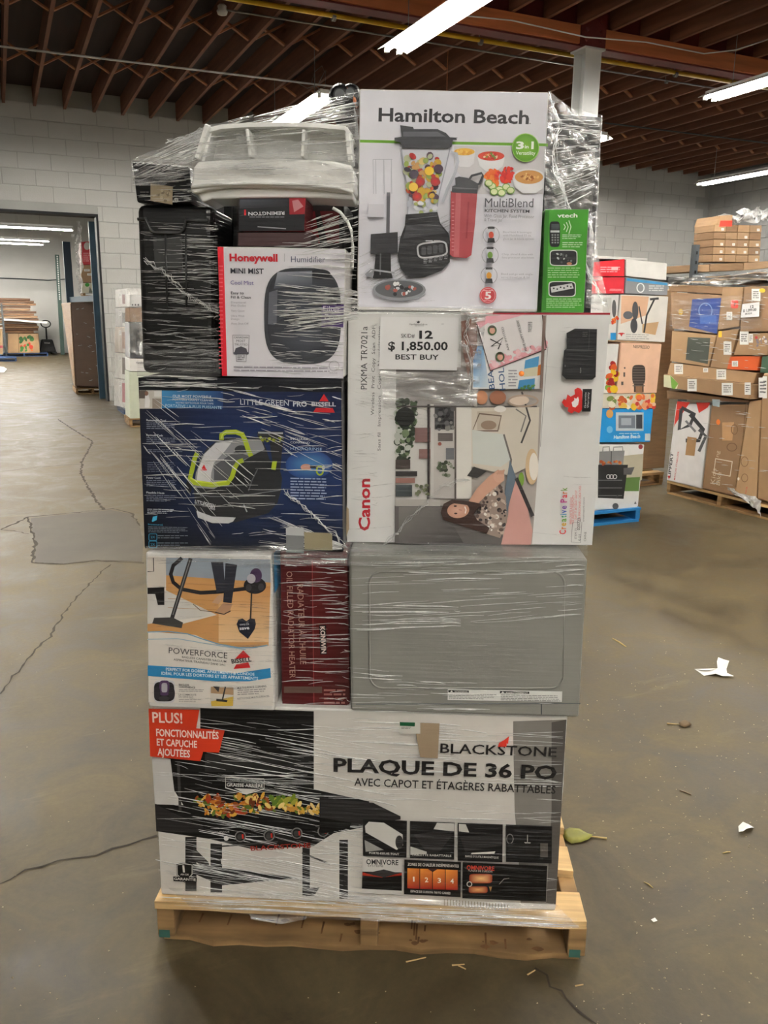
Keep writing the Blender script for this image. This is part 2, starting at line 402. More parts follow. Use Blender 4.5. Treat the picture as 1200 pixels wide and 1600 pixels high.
# ---- other walls
mb = MB(); mb.box(WR, WN, 0, WR+.25, WV+.25, 5.3); wall_right = struct(mb.build('wall_right', GREYB))
bk = MB(); bk.box(-.02, -.246, -.121, .012, .246, .121); b0 = bk.build('block', GREYB, wall_right, bevel=.006); first = True
for r_ in range(9, 19):
    for i in range(6):
        v = WV-.25-.5*i-.25*(r_ % 2)
        o = b0 if first else copy_of(b0, wall_right); first = False
        o.location = (WR-.006, v, .125+.25*r_)
mb = MB(); mb.box(WL-.25, WN, 0, WL, WV, 5.3); struct(mb.build('wall_left', PAINTM))
mb = MB(); mb.box(WL, WN-.25, 0, WR, WN, 5.3); struct(mb.build('wall_front', PAINTM))
# ---- back room shell
mb = MB(); mb.box(WL, FARV, 0, WR, FARV+.25, 6); struct(mb.build('wall_far', PAINT))
mb = MB(); mb.box(-7.2, WV+.25, 0, -7, FARV, 6); struct(mb.build('wall_storeroom_left', PAINT))
mb = MB(); mb.box(4.6, WV+.25, 0, 4.8, FARV, 6); struct(mb.build('wall_storeroom_right', PAINT))
mb = MB(); mb.box(-7, WV+.25, 5.6, 4.6, FARV, 5.75); cb = struct(mb.build('ceiling_storeroom', DECK))
for k in range(9):       # open-web steel trusses of the store room roof
    v = 17.2+k*1.9; mb = MB(); mb.box(-6.9, v-.03, 5.5, 4.5, v+.03, 5.58); mb.box(-6.9, v-.03, 4.95, 4.5, v+.03, 5.02)
    for i in range(22):
        u = -6.8+i*.5; mb.bar((u, v, 5.0), (u+.25, v, 5.52), .025, .025, (0, 1, 0)); mb.bar((u+.25, v, 5.52), (u+.5, v, 5.0), .025, .025, (0, 1, 0))
    mb.build('roof_truss', GSTEEL if k % 2 else DGREY, cb)
# steel angle lining the opening
mb = MB(); mb.box(DOORU-.035, WV-.02, 0, DOORU, WV+.27, DOORZ); mb.box(-4.2, WV-.02, DOORZ-.04, DOORU, WV+.27, DOORZ); struct(mb.build('trim_1', mat('dark_frame_paint', C(34, 36, 38), .6, .1, spec=.25)))

# ---- roof: deck, joists, cross bridging
BV = 8.6                                        # line of the main beam
mb = MB(); mb.box(WL, WN, CEIL+.29, WR, WV, CEIL+.36); ceiling = struct(mb.build('ceiling', DECK))
def joist_mesh(v0, v1):
    mb = MB(); mb.box(-.022, v0, 0, .022, v1, .288); return mb
jA = joist_mesh(BV+.06, WV+.01).build('joist', JOIST, ceiling); jB = joist_mesh(-1.5, BV-.06).build('joist', JOIST, ceiling)
jA.location = (.37, 0, CEIL); jB.location = (.37, 0, CEIL)
US = [.37+.45*k for k in range(-4, 33)]
for k, u in enumerate(US):
    if abs(u-.37) < .01: continue
    copy_of(jA, ceiling, (u, 0, CEIL)); 
    if u > 2.5: copy_of(jB, ceiling, (u, 0, CEIL))
mb = MB(); mb.bar((-.2, 0, .03), (.2, 0, .26), .02, .055, (0, 1, 0)); br1 = mb.build('bridging', BRACE, ceiling)
mb = MB(); mb.bar((-.2, .03, .26), (.2, .03, .03), .02, .055, (0, 1, 0)); br2 = mb.build('bridging', BRACE, ceiling)
rows = [10.75, 13.0]; first = True
for v in rows:
    for u in US[:-1]:
        if first: br1.location = br2.location = (u+.225, v, CEIL); first = False
        else: copy_of(br1, ceiling, (u+.225, v, CEIL)); copy_of(br2, ceiling, (u+.225, v, CEIL))
for u in US[9:-1]: copy_of(br1, ceiling, (u+.225, 5.6, CEIL)); copy_of(br2, ceiling, (u+.225, 5.6, CEIL))
# ---- main beam: red steel with bolted orange timber ledgers, on a white column
CU = 6.42
root, inv = thing('roof_beam', 'red steel roof beam with orange timber ledgers bolted along it, carried by the white column', 'beam', (0, 0, 0), BA)
mb = MB(); mb.box(-6, BV-.008, 4.5, WR, BV+.008, 4.95); mb.box(-6, BV-.09, 4.94, WR, BV+.09, 4.96); mb.box(-6, BV-.09, 4.49, WR, BV+.09, 4.505); mb.build('steel_web', REDS, root)
for a, b in ((-6, CU-.2), (CU+.16, WR)):
    for s_ in (-1, 1):
        mb = MB(); mb.box(a, BV+s_*.06-.05, 4.51, b, BV+s_*.06+.05, CEIL); mb.build('timber_ledger', LEDG, root, bevel=.004)
mb = MB(); mb.box(CU-.19, BV-.115, 4.5, CU+.15, BV-.1, 4.93); pl_ = mb.build('splice_plate', REDS, root)
for i in range(4):
    for s_ in (-.12, .08):
        mb = MB(); mb.lathe((CU+s_, BV-.115, 4.56+i*.1), [(.022, 0), (.022, .018), (.012, .022)], 6, (0, -1, 0)); mb.build('bolt', REDS, pl_)
root, inv = thing('steel_column', 'white painted steel H-section column under the red roof beam', 'column', B(CU, BV, 0), BA)
mb = MB(); mb.box(-.11, -.11, 0.02, .11, -.095, 4.49); mb.box(-.11, .095, 0.02, .11, .11, 4.49); mb.box(-.006, -.1, .02, .006, .1, 4.49); mb.build('shaft', WSTEEL, root)
mb = MB(); mb.box(-.17, -.17, 0, .17, .17, .025); mb.build('base_plate', WSTEEL, root)
mb = MB(); mb.box(-.14, -.14, 4.47, .14, .14, 4.49); mb.build('cap_plate', WSTEEL, root)
# ---- pipes and wires under the joists
def run(name, label, cat, pts, rad, m, n=8):
    p0 = B(*pts[0]); root, inv = thing(name, label, cat, p0, BA)
    mb = MB(); mb.tube([B(*p) for p in pts], rad, n); mb.build('pipe_run' if rad > .006 else 'cable', m, root, inv, smooth=True); return root, inv
def hangers(root, inv, pts, rad):
    for (u, v, z) in pts:
        mb = MB(); mb.tube([B(u, v, z-rad), B(u, v, CEIL+.05)], .006, 5); mb.lathe(B(u, v, z-.02), [(rad+.008, 0), (rad+.008, .04)], 10, EU); mb.build('hanger', GSTEEL, root, inv)
g, gi = run('gas_pipe', 'yellow gas pipe running under the joists beside the roof beam', 'pipe', [(-4, 9.18, 4.6), (15.1, 9.12, 4.6)], .027, YPIPE)
hangers(g, gi, [(1.9, 9.17, 4.6), (3.5, 9.16, 4.6), (5.3, 9.15, 4.6), (8.2, 9.14, 4.6), (11, 9.13, 4.6)], .027)
p1 = VP(9.75)
q0 = uvz(p1.at(350, 15)); q1 = uvz(p1.at(1130, 140))
g, gi = run('conduit', 'grey steel conduit running below the yellow gas pipe', 'pipe', [(q0[0], 9.75, q0[2]), (q1[0], 9.75, q1[2])], .011, GSTEEL)
mb = MB(); mb.lathe(B(q0[0]-.02, 9.75, q0[2]-.05), [(.02, -.01), (.05, .0), (.06, .03), (.045, .05), (.05, .08), (.03, .1)], 12); mb.build('junction_fitting', FIXW, g, gi, smooth=True)
hangers(g, gi, [(4.6, 9.75, q0[2]+(q1[2]-q0[2])*.35), (8.6, 9.75, q0[2]+(q1[2]-q0[2])*.75)], .011)
p1 = VP(11.4); q0 = uvz(p1.at(-60, 65)); q1 = uvz(p1.at(545, 138))
g, gi = run('conduit', 'thin white conduit crossing below the joists at the upper left', 'pipe', [(q0[0], 11.4, q0[2]), (q1[0], 11.4, q1[2])], .012, WSTEEL)
p1 = VP(11.6); pts = [(462, 128), (480, 138), (497, 132), (507, 112), (503, 103), (492, 112), (487, 128), (500, 140), (508, 136), (509, 110)]
g, gi = run('loose_wire', 'tangled grey wire dangling from the ceiling above the wrapped stack', 'wire', [uvz(p1.at(*p)) for p in pts], .005, GSTEEL, 5)
p1 = VP(10.4); g, gi = run('hanging_wire', 'brown thread of wire hanging straight down behind the blender box', 'wire', [uvz(p1.at(701, 62)), uvz(p1.at(699, 100)), uvz(p1.at(698, 145))], .004, LEDG, 5)
p1 = VP(12.0); g, gi = run('dark_cable', 'dark cable strung under the joists above the right hand wall', 'wire', [uvz(p1.at(*p)) for p in ((945, 192), (1050, 205), (1210, 225))], .012, DGREY, 6)
p1 = VP(7.6); g, gi = run('white_cable', 'white cable sagging across the joists in front of the beam at the upper right', 'wire', [uvz(p1.at(*p)) for p in ((700, 22), (800, 32), (915, 58), (1010, 66), (1100, 84), (1150, 78), (1205, 60))], .007, WSTEEL, 5)
# ---- fluorescent strip fixtures
TUBE = emis('fluorescent_tube', (1.0, .955, .88, 1), TUBE_POWER)
def strip_light(label, u, v0, v1, z, along='v', hang=True, group='fluorescent strip lights'):
    um, vm = (u, (v0+v1)/2) if along == 'v' else ((v0+v1)/2, u)
    root, inv = thing('strip_light', label, 'ceiling light', B(um, vm, z), BA if along == 'v' else BA-math.pi/2, group)
    L = (v1-v0)/2
    mb = MB(); mb.box(-.06, -L, .035, .06, L, .085); mb.build('channel', FIXW, root, bevel=.004)
    mb = MB()
    for s_ in (-1, 1): mb.hexa([(s_*.06, -L, .05), (s_*.165, -L, .0), (s_*.165, L, .0), (s_*.06, L, .05), (s_*.06, -L, .056), (s_*.165, -L, .006), (s_*.165, L, .006), (s_*.06, L, .056)])
    mb.build('reflector', FIXW, root)
    for s_ in (-1, 1):
        mb = MB(); mb.tube([(s_*.07, -L+.04, .005), (s_*.07, L-.04, .005)], .019, 8); mb.build('tube', TUBE, root, smooth=True)
        for e in (-1, 1):
            mb = MB(); mb.box(s_*.07-.02, e*(L-.02)-.02, -.018, s_*.07+.02, e*(L-.02)+.02, .04); mb.build('lamp_holder', FIXW, root)
    if hang:
        for e in (-.7, .7):
            mb = MB(); mb.tube([(0, e*L, .085), (0, e*L, CEIL+.05-z)], .004, 5); mb.build('hanger_chain', GSTEEL, root)
    return root
strip_light('bright fluorescent strip light hanging above the blender box at the top edge', 3.86, 5.95, 8.40, 4.10)
strip_light('fluorescent strip light at the upper right beside the roof beam', 8.06, 5.95, 8.36, 4.10)
strip_light('long fluorescent strip light low on the right above the stacked cartons', 12.9, 11.0, 13.40, 4.12)
strip_light('small far fluorescent strip light seen end-on beside the white column', 8.36, 10.68, 13.0, 4.10)
strip_light('fluorescent strip light glowing through the film above the white bin', 3.86, 10.35, 12.75, 4.10)
for u, v in ((-4.7, -6.5), (-.4, -6.5), (4.1, -6.5), (-.4, -3.0), (4.1, -3.0), (4.1, 1.5), (8.3, 1.5), (.9, 3.1)):  # unseen; rearmost row added as front fill, one behind the stack for its shadow
        strip_light('unseen fluorescent strip light outside the picture, placed to light the room', u, v, v+2.4, 4.10)
strip_light('nearer fluorescent strip light in the bay left of the picture', -.45, 6.0, 8.4, 4.10); strip_light('farther fluorescent strip light in the bay left of the picture', -.6, 10.4, 12.8, 4.10)
strip_light('fluorescent strip light in the bay right of the stacked cartons', 12.9, 5.0, 7.4, 4.10)
p1 = VP(21.0); za = uvz(p1.at(60, 357))[2]; p2 = VP(27.0); zb_ = uvz(p2.at(35, 381))[2]
ua = uvz(p1.at(114, 359))[0]; ub = uvz(p2.at(68, 382))[0]
strip_light('nearer fluorescent strip light seen through the opening', 21.0, ua-4.6, ua, za, 'u', True, 'store room lights')
strip_light('farther fluorescent strip light seen through the opening', 27.0, ub-4.6, ub, zb_, 'u', True, 'store room lights')
strip_light('farthest fluorescent strip light seen through the opening', 31.0, -4.5, 1.8, zb_+.4, 'u', True, 'store room lights')
for v, t in ((18.5, 'front'), (24.0, 'middle'), (29.0, 'rear')): strip_light('added fluorescent strip light at the %s of the store room, unseen behind the wall' % t, v, -6.5, -1.6, 4.4, 'u', True, 'store room lights')  # unseen strips, added to brighten the far store room wall
# ================================================================== THE WRAPPED PALLET IN FRONT
PINE = mat('pine_boards', C(202, 168, 116), .68, .45, (1.6, 26, 60), bump=.25, blotch=5)
PINE2 = mat('pine_boards_dirty', C(152, 119, 77), .75, .55, (2.0, 12, 26), bump=.3, blotch=7)
YAW = math.radians(-2.3)
def pallet(name, label, loc, rz, W, D, m1, m2, H0=.018, S=.078, T=.022, nd=7, seed=1, paint=None, group=None, chip=.004):
    """stringer pallet: deck boards run across, three stringers run back; front edge centred on loc"""
    root, inv = thing(name, label, 'pallet', loc, rz, group); r = random.Random(seed)
    def board(nm, x0, y0, z0, x1, y1, z1, m, rough):
        mb = MB(); n = 16; fr = []; bk_ = []
        for i in range(n+1):
            x = x0+(x1-x0)*i/n; fr.append((x, y0+r.uniform(0, rough)-(rough if r.random() < .08 else 0)*.5)); bk_.append((x, y1-r.uniform(0, rough)))
        o = fr+bk_[::-1]; k = len(o); vs_ = [(x, y, z0+r.uniform(0, rough*.25)) for x, y in o]+[(x, y, z1-r.uniform(0, rough*.2)) for x, y in o]
        fs = [(i, i+1, k-2-i, k-1-i) for i in range(n)]+[(k+i, k+k-1-i, k+k-2-i, k+i+1) for i in range(n)]+[(i, (i+1) % k, k+(i+1) % k, k+i) for i in range(k)]
        mb.add(vs_, [f[::-1] for f in fs]); return mb.build(nm, m, root)
    gap = (D-nd*.105)/(nd-1) if nd > 1 else 0
    for i in range(nd):
        y = i*(.105+gap); wd = .105
        board('deck_board', -W/2+r.uniform(-.004, .004), y, H0+S, W/2+r.uniform(-.004, .004), y+wd, H0+S+T, m1, chip)
    for x in (-W/2, -.021, W/2-.042):
        mb = MB(); mb.box(x, .006, H0, x+.042, D-.006, H0+S); o = mb.build('stringer', m2, root, bevel=.003)
        if paint and x != -.021:
            mb = MB(); mb.box(x+.004, .0042, H0-.002, x+.03, .006, H0+.018); mb.build('paint_mark', paint, o)
    for i, y in enumerate((0, D*.45, D-.13)):
        board('bottom_board', -W/2+.012, y+(.004 if i == 0 else 0), 0, W/2-.012, y+.13, H0, m2, chip*2.2)
    return root, inv
TEALP = mat('teal_paint_mark', C(44, 92, 84), .6, .3)
a = at_z(246, 1475, 0); b = at_z(914, 1508, 0); mid = (a+b)/2
root, inv = pallet('wooden_pallet', 'weathered pine pallet with a chipped front edge under the wrapped stack', mid, math.atan2(b.y-a.y, b.x-a.x), (b-a).length, 1.2, PINE, PINE2, seed=4, paint=TEALP, chip=.006)
DK = .118
# knots, stains and splinters on the front boards
KNOT = mat('knot_stain', C(112, 78, 44), .8, .3, (40, 40, 40))
mb = MB(); r = random.Random(9)
for k in range(16):
    x = r.uniform(-.35, .45); y = r.uniform(.02, .1); q = r.uniform(.003, .012)
    mb.add([(x+q*math.cos(t*.7854)*r.uniform(.6, 1.4), y+q*.7*math.sin(t*.7854), .0192) for t in range(8)], [tuple(range(8))])
for k in range(14):
    x = r.uniform(-.45, .48); y = r.uniform(.01, .07); l = r.uniform(.02, .06)
    mb.add([(x, y, .0194), (x+.004, y, .0194), (x+.006, y+l, .0194), (x+.001, y+l, .0194)], [(0, 1, 2, 3)])
mb.build('stains', KNOT, root)['kind'] = 'stuff'
for nm, px_, ln, an in (('splinter', (650, 1500), .05, .3), ('splinter', (716, 1508), .03, .1), ('splinter', (722, 1512), .02, -.6), ('splinter', (830, 1520), .025, .6), ('splinter', (905, 1540), .02, .2)):
    o = at_z(*px_, 0); mb = MB(); mb.hexa([(-ln/2, -.002, 0), (ln/2, -.001, 0), (ln/2, .001, 0), (-ln/2, .002, 0), (-ln/2, -.001, .002), (ln/2, -.0005, .002), (ln/2, .0005, .002), (-ln/2, .001, .002)])
    so = mb.build('wood_splinter', PINE); so.location = (o.x, o.y, .0005); so.rotation_euler = (0, 0, an)
    tag(so, {650: 'longest pale wood splinter on the concrete in front of the pine pallet', 716: 'pale wood splinter right of the longest one in front of the pine pallet', 722: 'tiny tilted pale wood splinter in front of the pine pallet', 830: 'pale wood splinter in front of the right half of the pine pallet', 905: 'pale wood splinter at the right front corner of the pine pallet'}[px_[0]], 'splinter', 'wood splinters by the pallet')

# ---------------------------------------------------------------- griddle carton (bottom)
pl = SP(1.722); W_ = C(210, 206, 199); K = C(14, 13, 13); RD = C(206, 58, 30)
root, inv, q = carton('griddle_carton', 'large white and black griddle carton at the bottom of the wrapped stack', pl, [(236, 1098), (888, 1119), (869, 1417), (250, 1391)], .72, WHITEC, zb=DK, zt=.621, jit=.0022)
A = Art(pl).frame(0, 0, 1)
A.poly([(240, 1102), (885, 1122), (867, 1413), (252, 1388)], W_)
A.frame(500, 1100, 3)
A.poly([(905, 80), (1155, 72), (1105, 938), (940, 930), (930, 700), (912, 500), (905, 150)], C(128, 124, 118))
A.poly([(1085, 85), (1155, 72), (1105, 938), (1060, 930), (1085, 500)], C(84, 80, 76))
A.frame(230, 1090, 3.43)
A.poly([(285, 50), (893, 72), (893, 490), (285, 490)], K)
A.poly([(25, 305), (130, 325), (310, 285), (893, 300), (893, 490), (1190, 555), (1180, 640), (1150, 695), (1000, 725), (890, 795), (560, 810), (330, 755), (50, 715), (42, 570), (195, 575)], K)
A.poly([(25, 308), (125, 328), (150, 530), (195, 575), (42, 567)], C(196, 194, 190))
A.grad([(310, 300), (880, 315), (880, 410), (310, 395)], [C(48, 47, 46), C(30, 30, 30), C(24, 24, 24), C(38, 37, 36)])
A.poly([(160, 345), (175, 345), (185, 605), (170, 605)], C(60, 58, 56))
A.poly([(42, 570), (300, 690), (310, 720), (50, 715)], C(40, 38, 38))
for x0, x1, y0, y1 in ((205, 265, 745, 1035), (340, 402, 780, 1042), (832, 872, 800, 1058), (1030, 1076, 760, 1075)): A.rect(x0, y0, x1, y1, C(36, 34, 34))
A.poly([(260, 890), (800, 965), (395, 1005), (260, 945)], C(34, 32, 32)); A.poly([(395, 862), (832, 836), (832, 862), (398, 890)], C(214, 210, 204))
A.poly([(250, 800), (330, 880), (345, 940), (240, 860)], C(60, 56, 54)); A.poly([(832, 1020), (925, 1015), (895, 1060), (850, 1062)], C(46, 44, 44))
A.line([(830, 830), (980, 890)], 9, C(70, 68, 66)); A.line([(340, 800), (700, 770)], 8, C(60, 58, 56))
food = [C(196, 120, 40), C(150, 74, 26), C(214, 160, 60), C(110, 50, 22), C(226, 190, 110), C(90, 110, 36), C(172, 60, 30)]
A.blobs([(255, 535), (340, 515), (560, 590), (600, 615), (330, 630)], food, 90, 6, 15, 3, 1.7)
A.blobs([(460, 520), (620, 515), (700, 600), (540, 600)], food, 50, 6, 14, 4, 1.7)
A.blobs([(640, 525), (790, 525), (800, 560), (700, 575)], [C(120, 140, 40), C(90, 120, 40), C(160, 160, 60)], 30, 8, 16, 5, 1.8)
A.blobs([(700, 560), (1050, 560), (1040, 605), (760, 605)], [C(214, 170, 70), C(196, 140, 60), C(100, 120, 40), C(230, 200, 130)], 50, 6, 14, 6, 1.7)
for x, y in ((503, 733), (657, 728), (805, 715), (945, 705)):
    A.ell(x, y, 30, 30, C(120, 118, 116)).ell(x, y, 24, 24, C(30, 30, 30)).ell(x-3, y+2, 14, 16, C(64, 62, 60)); A.line([(x+12, y-12), (x+14, y+12)], 9, C(200, 50, 36))
A.ell(428, 742, 13, 13, C(224, 222, 218)); A.text('ALLUMAGE', (350, 715), (445, 710), 8, C(190, 188, 184)); A.ell(1030, 718, 10, 10, C(200, 200, 196))
A.text('BLACKSTONE', (560, 808), (880, 790), 24, C(150, 40, 30), .02)
A.poly([(14, 50), (285, 55), (268, 155), (420, 165), (390, 285), (305, 280), (290, 330), (22, 305)], RD)
A.text('PLUS!', (35, 122), (195, 128), 54, C(236, 214, 204), .02); A.text('FONCTIONNALITÉS', (55, 195), (388, 212), 38, C(240, 226, 218), .02)
A.text('ET CAPUCHE', (58, 245), (272, 258), 36, C(240, 226, 218), .02); A.text('AJOUTÉES', (62, 298), (235, 310), 38, C(240, 226, 218), .02)
A.line([(425, 415), (630, 425), (630, 478), (535, 505), (425, 472)], 5, C(226, 224, 220), True); A.text('DERNIER DE L\'INDUSTRIE', (452, 438), (600, 442), 9, C(190, 190, 186)); A.text('GRAISSE ARRIÈRE', (431, 464), (625, 470), 17, C(230, 228, 224), .015)
A.poly([(470, 474), (600, 480), (535, 505)], C(214, 212, 208))
A.poly([(162, 880), (205, 872), (250, 880), (250, 935), (207, 980), (163, 938)], K); A.line([(166, 884), (205, 877), (246, 884), (246, 934), (207, 974), (167, 936)], 4, W_, True)
A.text('1', (192, 922), (214, 922), 36, W_, .03); A.text('AN DE', (184, 938), (228, 940), 9, W_, .01); A.poly([(145, 945), (272, 952), (270, 976), (147, 970)], K); A.text('GARANTIE', (150, 963), (266, 969), 13, W_, .02)
A.frame(500, 1100, 3)
A.poly([(440, 78), (560, 82), (552, 245), (470, 240)], C(158, 138, 112)); A.rect(372, 76, 470, 130, C(206, 204, 196)); A.poly([(374, 75), (446, 78), (444, 96), (375, 93)], C(20, 86, 50)); A.fine(382, 98, 430, 110, 2, C(120, 120, 116))
A.text('BLACKSTONE', (563, 219), (1105, 238), 44, C(30, 28, 28), .012)
for dx in (0, 14, 26): A.poly([(832+dx, 192), (838+dx, 172), (860+dx*.6, 160), (886-dx*.2, 140+dx*.9), (880, 158+dx*.8), (858+dx*.6, 174), (846+dx, 190)], C(214, 52, 34))
A.text('PLAQUE DE 36 PO', (65, 305), (1105, 342), 62, C(30, 28, 28), .03); A.text('AVEC CAPOT ET ÉTAGÈRES RABATTABLES', (162, 372), (1100, 410), 36, C(34, 32, 32), .01)
A.poly([(0, 425), (130, 440), (250, 452), (378, 515), (378, 530), (150, 560), (0, 560)], C(40, 38, 38)); A.poly([(0, 520), (150, 545), (140, 570), (0, 600)], K)
for x0, x1, y0, y1 in ((203, 408, 528, 700), (422, 630, 537, 710), (645, 855, 545, 722), (870, 1085, 553, 728)): A.poly([(x0, y0), (x1, y0+8), (x1-2, y1+8), (x0, y1)], C(22, 21, 22))
A.poly([(212, 560), (230, 540), (300, 545), (388, 600), (390, 650), (360, 672), (215, 590)], C(206, 204, 198)); A.ell(372, 636, 18, 32, C(50, 48, 48)); A.poly([(210, 625), (300, 672), (215, 680)], C(150, 148, 144)); A.text('PORTE-ESSUIE-TOUT', (232, 690), (372, 696), 9, C(214, 212, 206), .01)
A.poly([(548, 545), (628, 548), (628, 585), (532, 575)], C(198, 196, 190)); A.poly([(440, 600), (530, 585), (622, 600), (560, 680), (500, 685)], C(44, 42, 42)); A.poly([(424, 655), (500, 680), (500, 690), (424, 695)], C(188, 186, 180)); A.text('TABLETTE RABATTABLE', (430, 698), (615, 704), 9, C(214, 212, 206), .01)
A.poly([(650, 550), (682, 552), (698, 590), (650, 585)], C(198, 196, 190)); A.poly([(655, 610), (850, 600), (850, 650), (680, 680)], C(46, 44, 44)); A.poly([(710, 685), (820, 678), (815, 690), (705, 692)], C(214, 212, 206)); A.text('BARRE D\'OUTILS MAGNÉTIQUE', (680, 705), (835, 712), 9, C(214, 212, 206), .01)
A.ring(888, 620, 15, 22, 4, C(120, 118, 116)); A.poly([(955, 635), (985, 637), (972, 658)], C(196, 194, 188)); A.line([(970, 600), (970, 640)], 4, C(150, 148, 144)); A.rect(1030, 640, 1065, 705, C(84, 80, 76)); A.rect(880, 640, 1020, 700, C(30, 29, 29))
A.poly([(200, 708), (386, 714), (384, 880), (198, 872)], C(206, 203, 198)); A.text('OMNIVORE', (218, 738), (368, 742), 24, C(40, 38, 38), .02); A.text('SYSTÈME', (225, 750), (298, 752), 9, C(60, 58, 58)); A.poly([(200, 772), (384, 776), (384, 862), (198, 852)], K); A.poly([(200, 775), (290, 800), (384, 778), (384, 790), (200, 790)], C(176, 50, 32)); A.poly([(215, 780), (300, 762), (372, 780), (300, 800)], C(50, 48, 48))
A.poly([(396, 716), (660, 728), (658, 892), (394, 878)], K); A.text('ZONES DE CHALEUR INDÉPENDANTES', (411, 744), (650, 753), 13, C(226, 222, 214), .01)
for i in range(4):
    x = 410+i*59.5; A.grad([(x, 756+i*2.2), (x+56, 758+i*2.2), (x+56, 852+i*2), (x, 850+i*2)], [C(232, 150, 60), C(216, 120, 48), C(150, 34, 26), C(170, 40, 30)]); A.text(str(i+1), (x+22, 818+i*3), (x+38, 818+i*3), 22, C(244, 234, 220), .02)
A.poly([(500, 756), (556, 757), (528, 774)], C(60, 30, 24)); A.text('ESPACE DE CUISSON: 768 PO CARRÉS', (425, 868), (610, 878), 10, C(226, 222, 214), .01)
A.poly([(668, 728), (1062, 745), (1056, 912), (666, 896)], K); A.text('OMNIVORE', (686, 762), (815, 768), 20, C(200, 60, 40), .015); A.text('PLAQUE DE CUISSON', (694, 770), (805, 776), 8, C(200, 196, 190)); A.ell(752, 804, 54, 22, C(236, 190, 130), C(150, 50, 26), 20, pw=5); A.ell(740, 856, 44, 16, C(232, 170, 110), C(140, 46, 26), 20, pw=5); A.ring(699, 830, 11, 11, 4, C(200, 198, 192)); A.line([(838, 830), (860, 806), (885, 802)], 4, C(110, 106, 102)); A.poly([(790, 842), (804, 842), (798, 866)], C(160, 120, 70))
for k in range(22): A.rect(580+k*14, 900+k*1.1, 580+k*14+6, 930+k*1.1, C(170, 164, 152))
A.build('printed_front', root, inv)

# ---------------------------------------------------------------- canister vacuum carton
pl = SP(1.70); BL = C(42, 132, 184)
root, inv, q = carton('vacuum_carton', 'dented white canister vacuum carton with a blue stripe beside the red heater carton', pl, [(228, 867), (425, 872), (430, 1104), (231, 1099)], .5, WHITEC, zb=.6215, zt=.985, jit=.003)
A = Art(pl).frame(220, 850, 3.53)
A.poly([(38, 66), (716, 82), (732, 892), (44, 872)], C(222, 216, 208))
A.poly([(140, 74), (716, 84), (716, 215), (140, 180)], C(142, 152, 164)); A.poly([(140, 172), (716, 212), (705, 560), (560, 574), (420, 553), (300, 500), (38, 482), (38, 430), (230, 440), (420, 390), (140, 255)], C(200, 148, 92))
A.grad([(430, 260), (715, 230), (705, 540), (430, 540)], [C(206, 156, 100), C(190, 132, 74), C(222, 186, 140), C(226, 190, 146)]); A.poly([(38, 262), (140, 255), (420, 390), (200, 420), (38, 440)], C(206, 203, 198))
for y in (215, 300, 350): A.line([(150, y), (712, y+25)], 2, C(170, 120, 70))
A.poly([(38, 70), (140, 74), (135, 240), (38, 244)], C(204, 196, 186)); A.poly([(38, 240), (131, 237), (131, 335), (95, 335), (80, 275), (38, 275)], C(28, 26, 28)); A.line([(70, 75), (72, 150), (38, 152)], 5, C(50, 48, 48))
A.line([(228, 76), (180, 118), (166, 165), (180, 210), (225, 248), (330, 268), (440, 262), (585, 244)], 21, C(36, 34, 38)); A.line([(276, 78), (172, 412)], 22, C(52, 50, 52)); A.line([(272, 90), (178, 390)], 5, C(120, 118, 118)); A.poly([(75, 406), (175, 403), (234, 432), (226, 463), (64, 437)], C(70, 68, 66))
A.poly([(388, 98), (456, 98), (466, 258), (420, 270)], C(48, 50, 60)); A.poly([(468, 104), (532, 114), (502, 325), (455, 320)], C(44, 46, 56)); A.poly([(393, 322), (425, 285), (452, 272), (456, 300), (430, 330)], C(190, 152, 122)); A.poly([(412, 372), (455, 325), (506, 330), (492, 368), (460, 382)], C(176, 136, 104)); A.line([(412, 376), (460, 386), (496, 368)], 6, C(50, 40, 36)); A.line([(290, 330), (330, 365), (420, 375)], 4, C(90, 70, 56))
A.ell(630, 228, 62, 46, C(34, 32, 36)); A.ell(636, 172, 33, 40, C(74, 52, 84)); A.ell(610, 190, 24, 26, C(176, 170, 180)); A.ell(596, 240, 16, 20, C(60, 58, 62)); A.ell(664, 236, 16, 20, C(60, 58, 62)); A.line([(612, 270), (606, 410)], 8, C(40, 38, 40))
A.poly([(529, 440), (540, 415), (562, 409), (583, 424), (606, 408), (630, 412), (636, 440), (628, 470), (592, 522), (545, 484)], C(30, 32, 46)); A.text("every 2's", (548, 448), (598, 444), 12, C(214, 214, 220)); A.text('save', (546, 472), (600, 468), 18, C(230, 230, 234), .02)
A.line([(38, 484), (150, 480), (260, 494), (340, 522), (430, 550), (540, 570), (620, 570), (700, 556)], 6, C(120, 164, 192)); A.line([(38, 524), (200, 520), (320, 540), (440, 560), (580, 580)], 4, C(150, 184, 204))
A.text('POWERFORCE', (155, 600), (478, 630), 32, C(70, 66, 66)); A.text('BAGLESS CANISTER VACUUM', (229, 626), (472, 652), 11, C(60, 56, 56), .008); A.text('ASPIRATEUR-TRAÎNEAU SANS SAC', (182, 640), (468, 671), 11, C(60, 56, 56), .008)
A.poly([(566, 584), (606, 624), (520, 632)], C(204, 40, 44)); A.text('BISSELL', (503, 657), (612, 645), 24, C(50, 48, 52), .03); A.poly([(527, 662), (594, 650), (606, 680), (513, 687)], C(204, 40, 44))
A.poly([(40, 667), (300, 682), (520, 712), (715, 682), (719, 735), (600, 755), (430, 756), (200, 738), (40, 725)], BL)
A.text('PERFECT FOR DORMS, APARTMENTS & CONDOS', (140, 696), (628, 724), 16, C(230, 238, 242), .015); A.text('IDÉAL POUR LES DORTOIRS ET LES APPARTEMENTS', (116, 718), (648, 748), 16, C(230, 238, 242), .015)
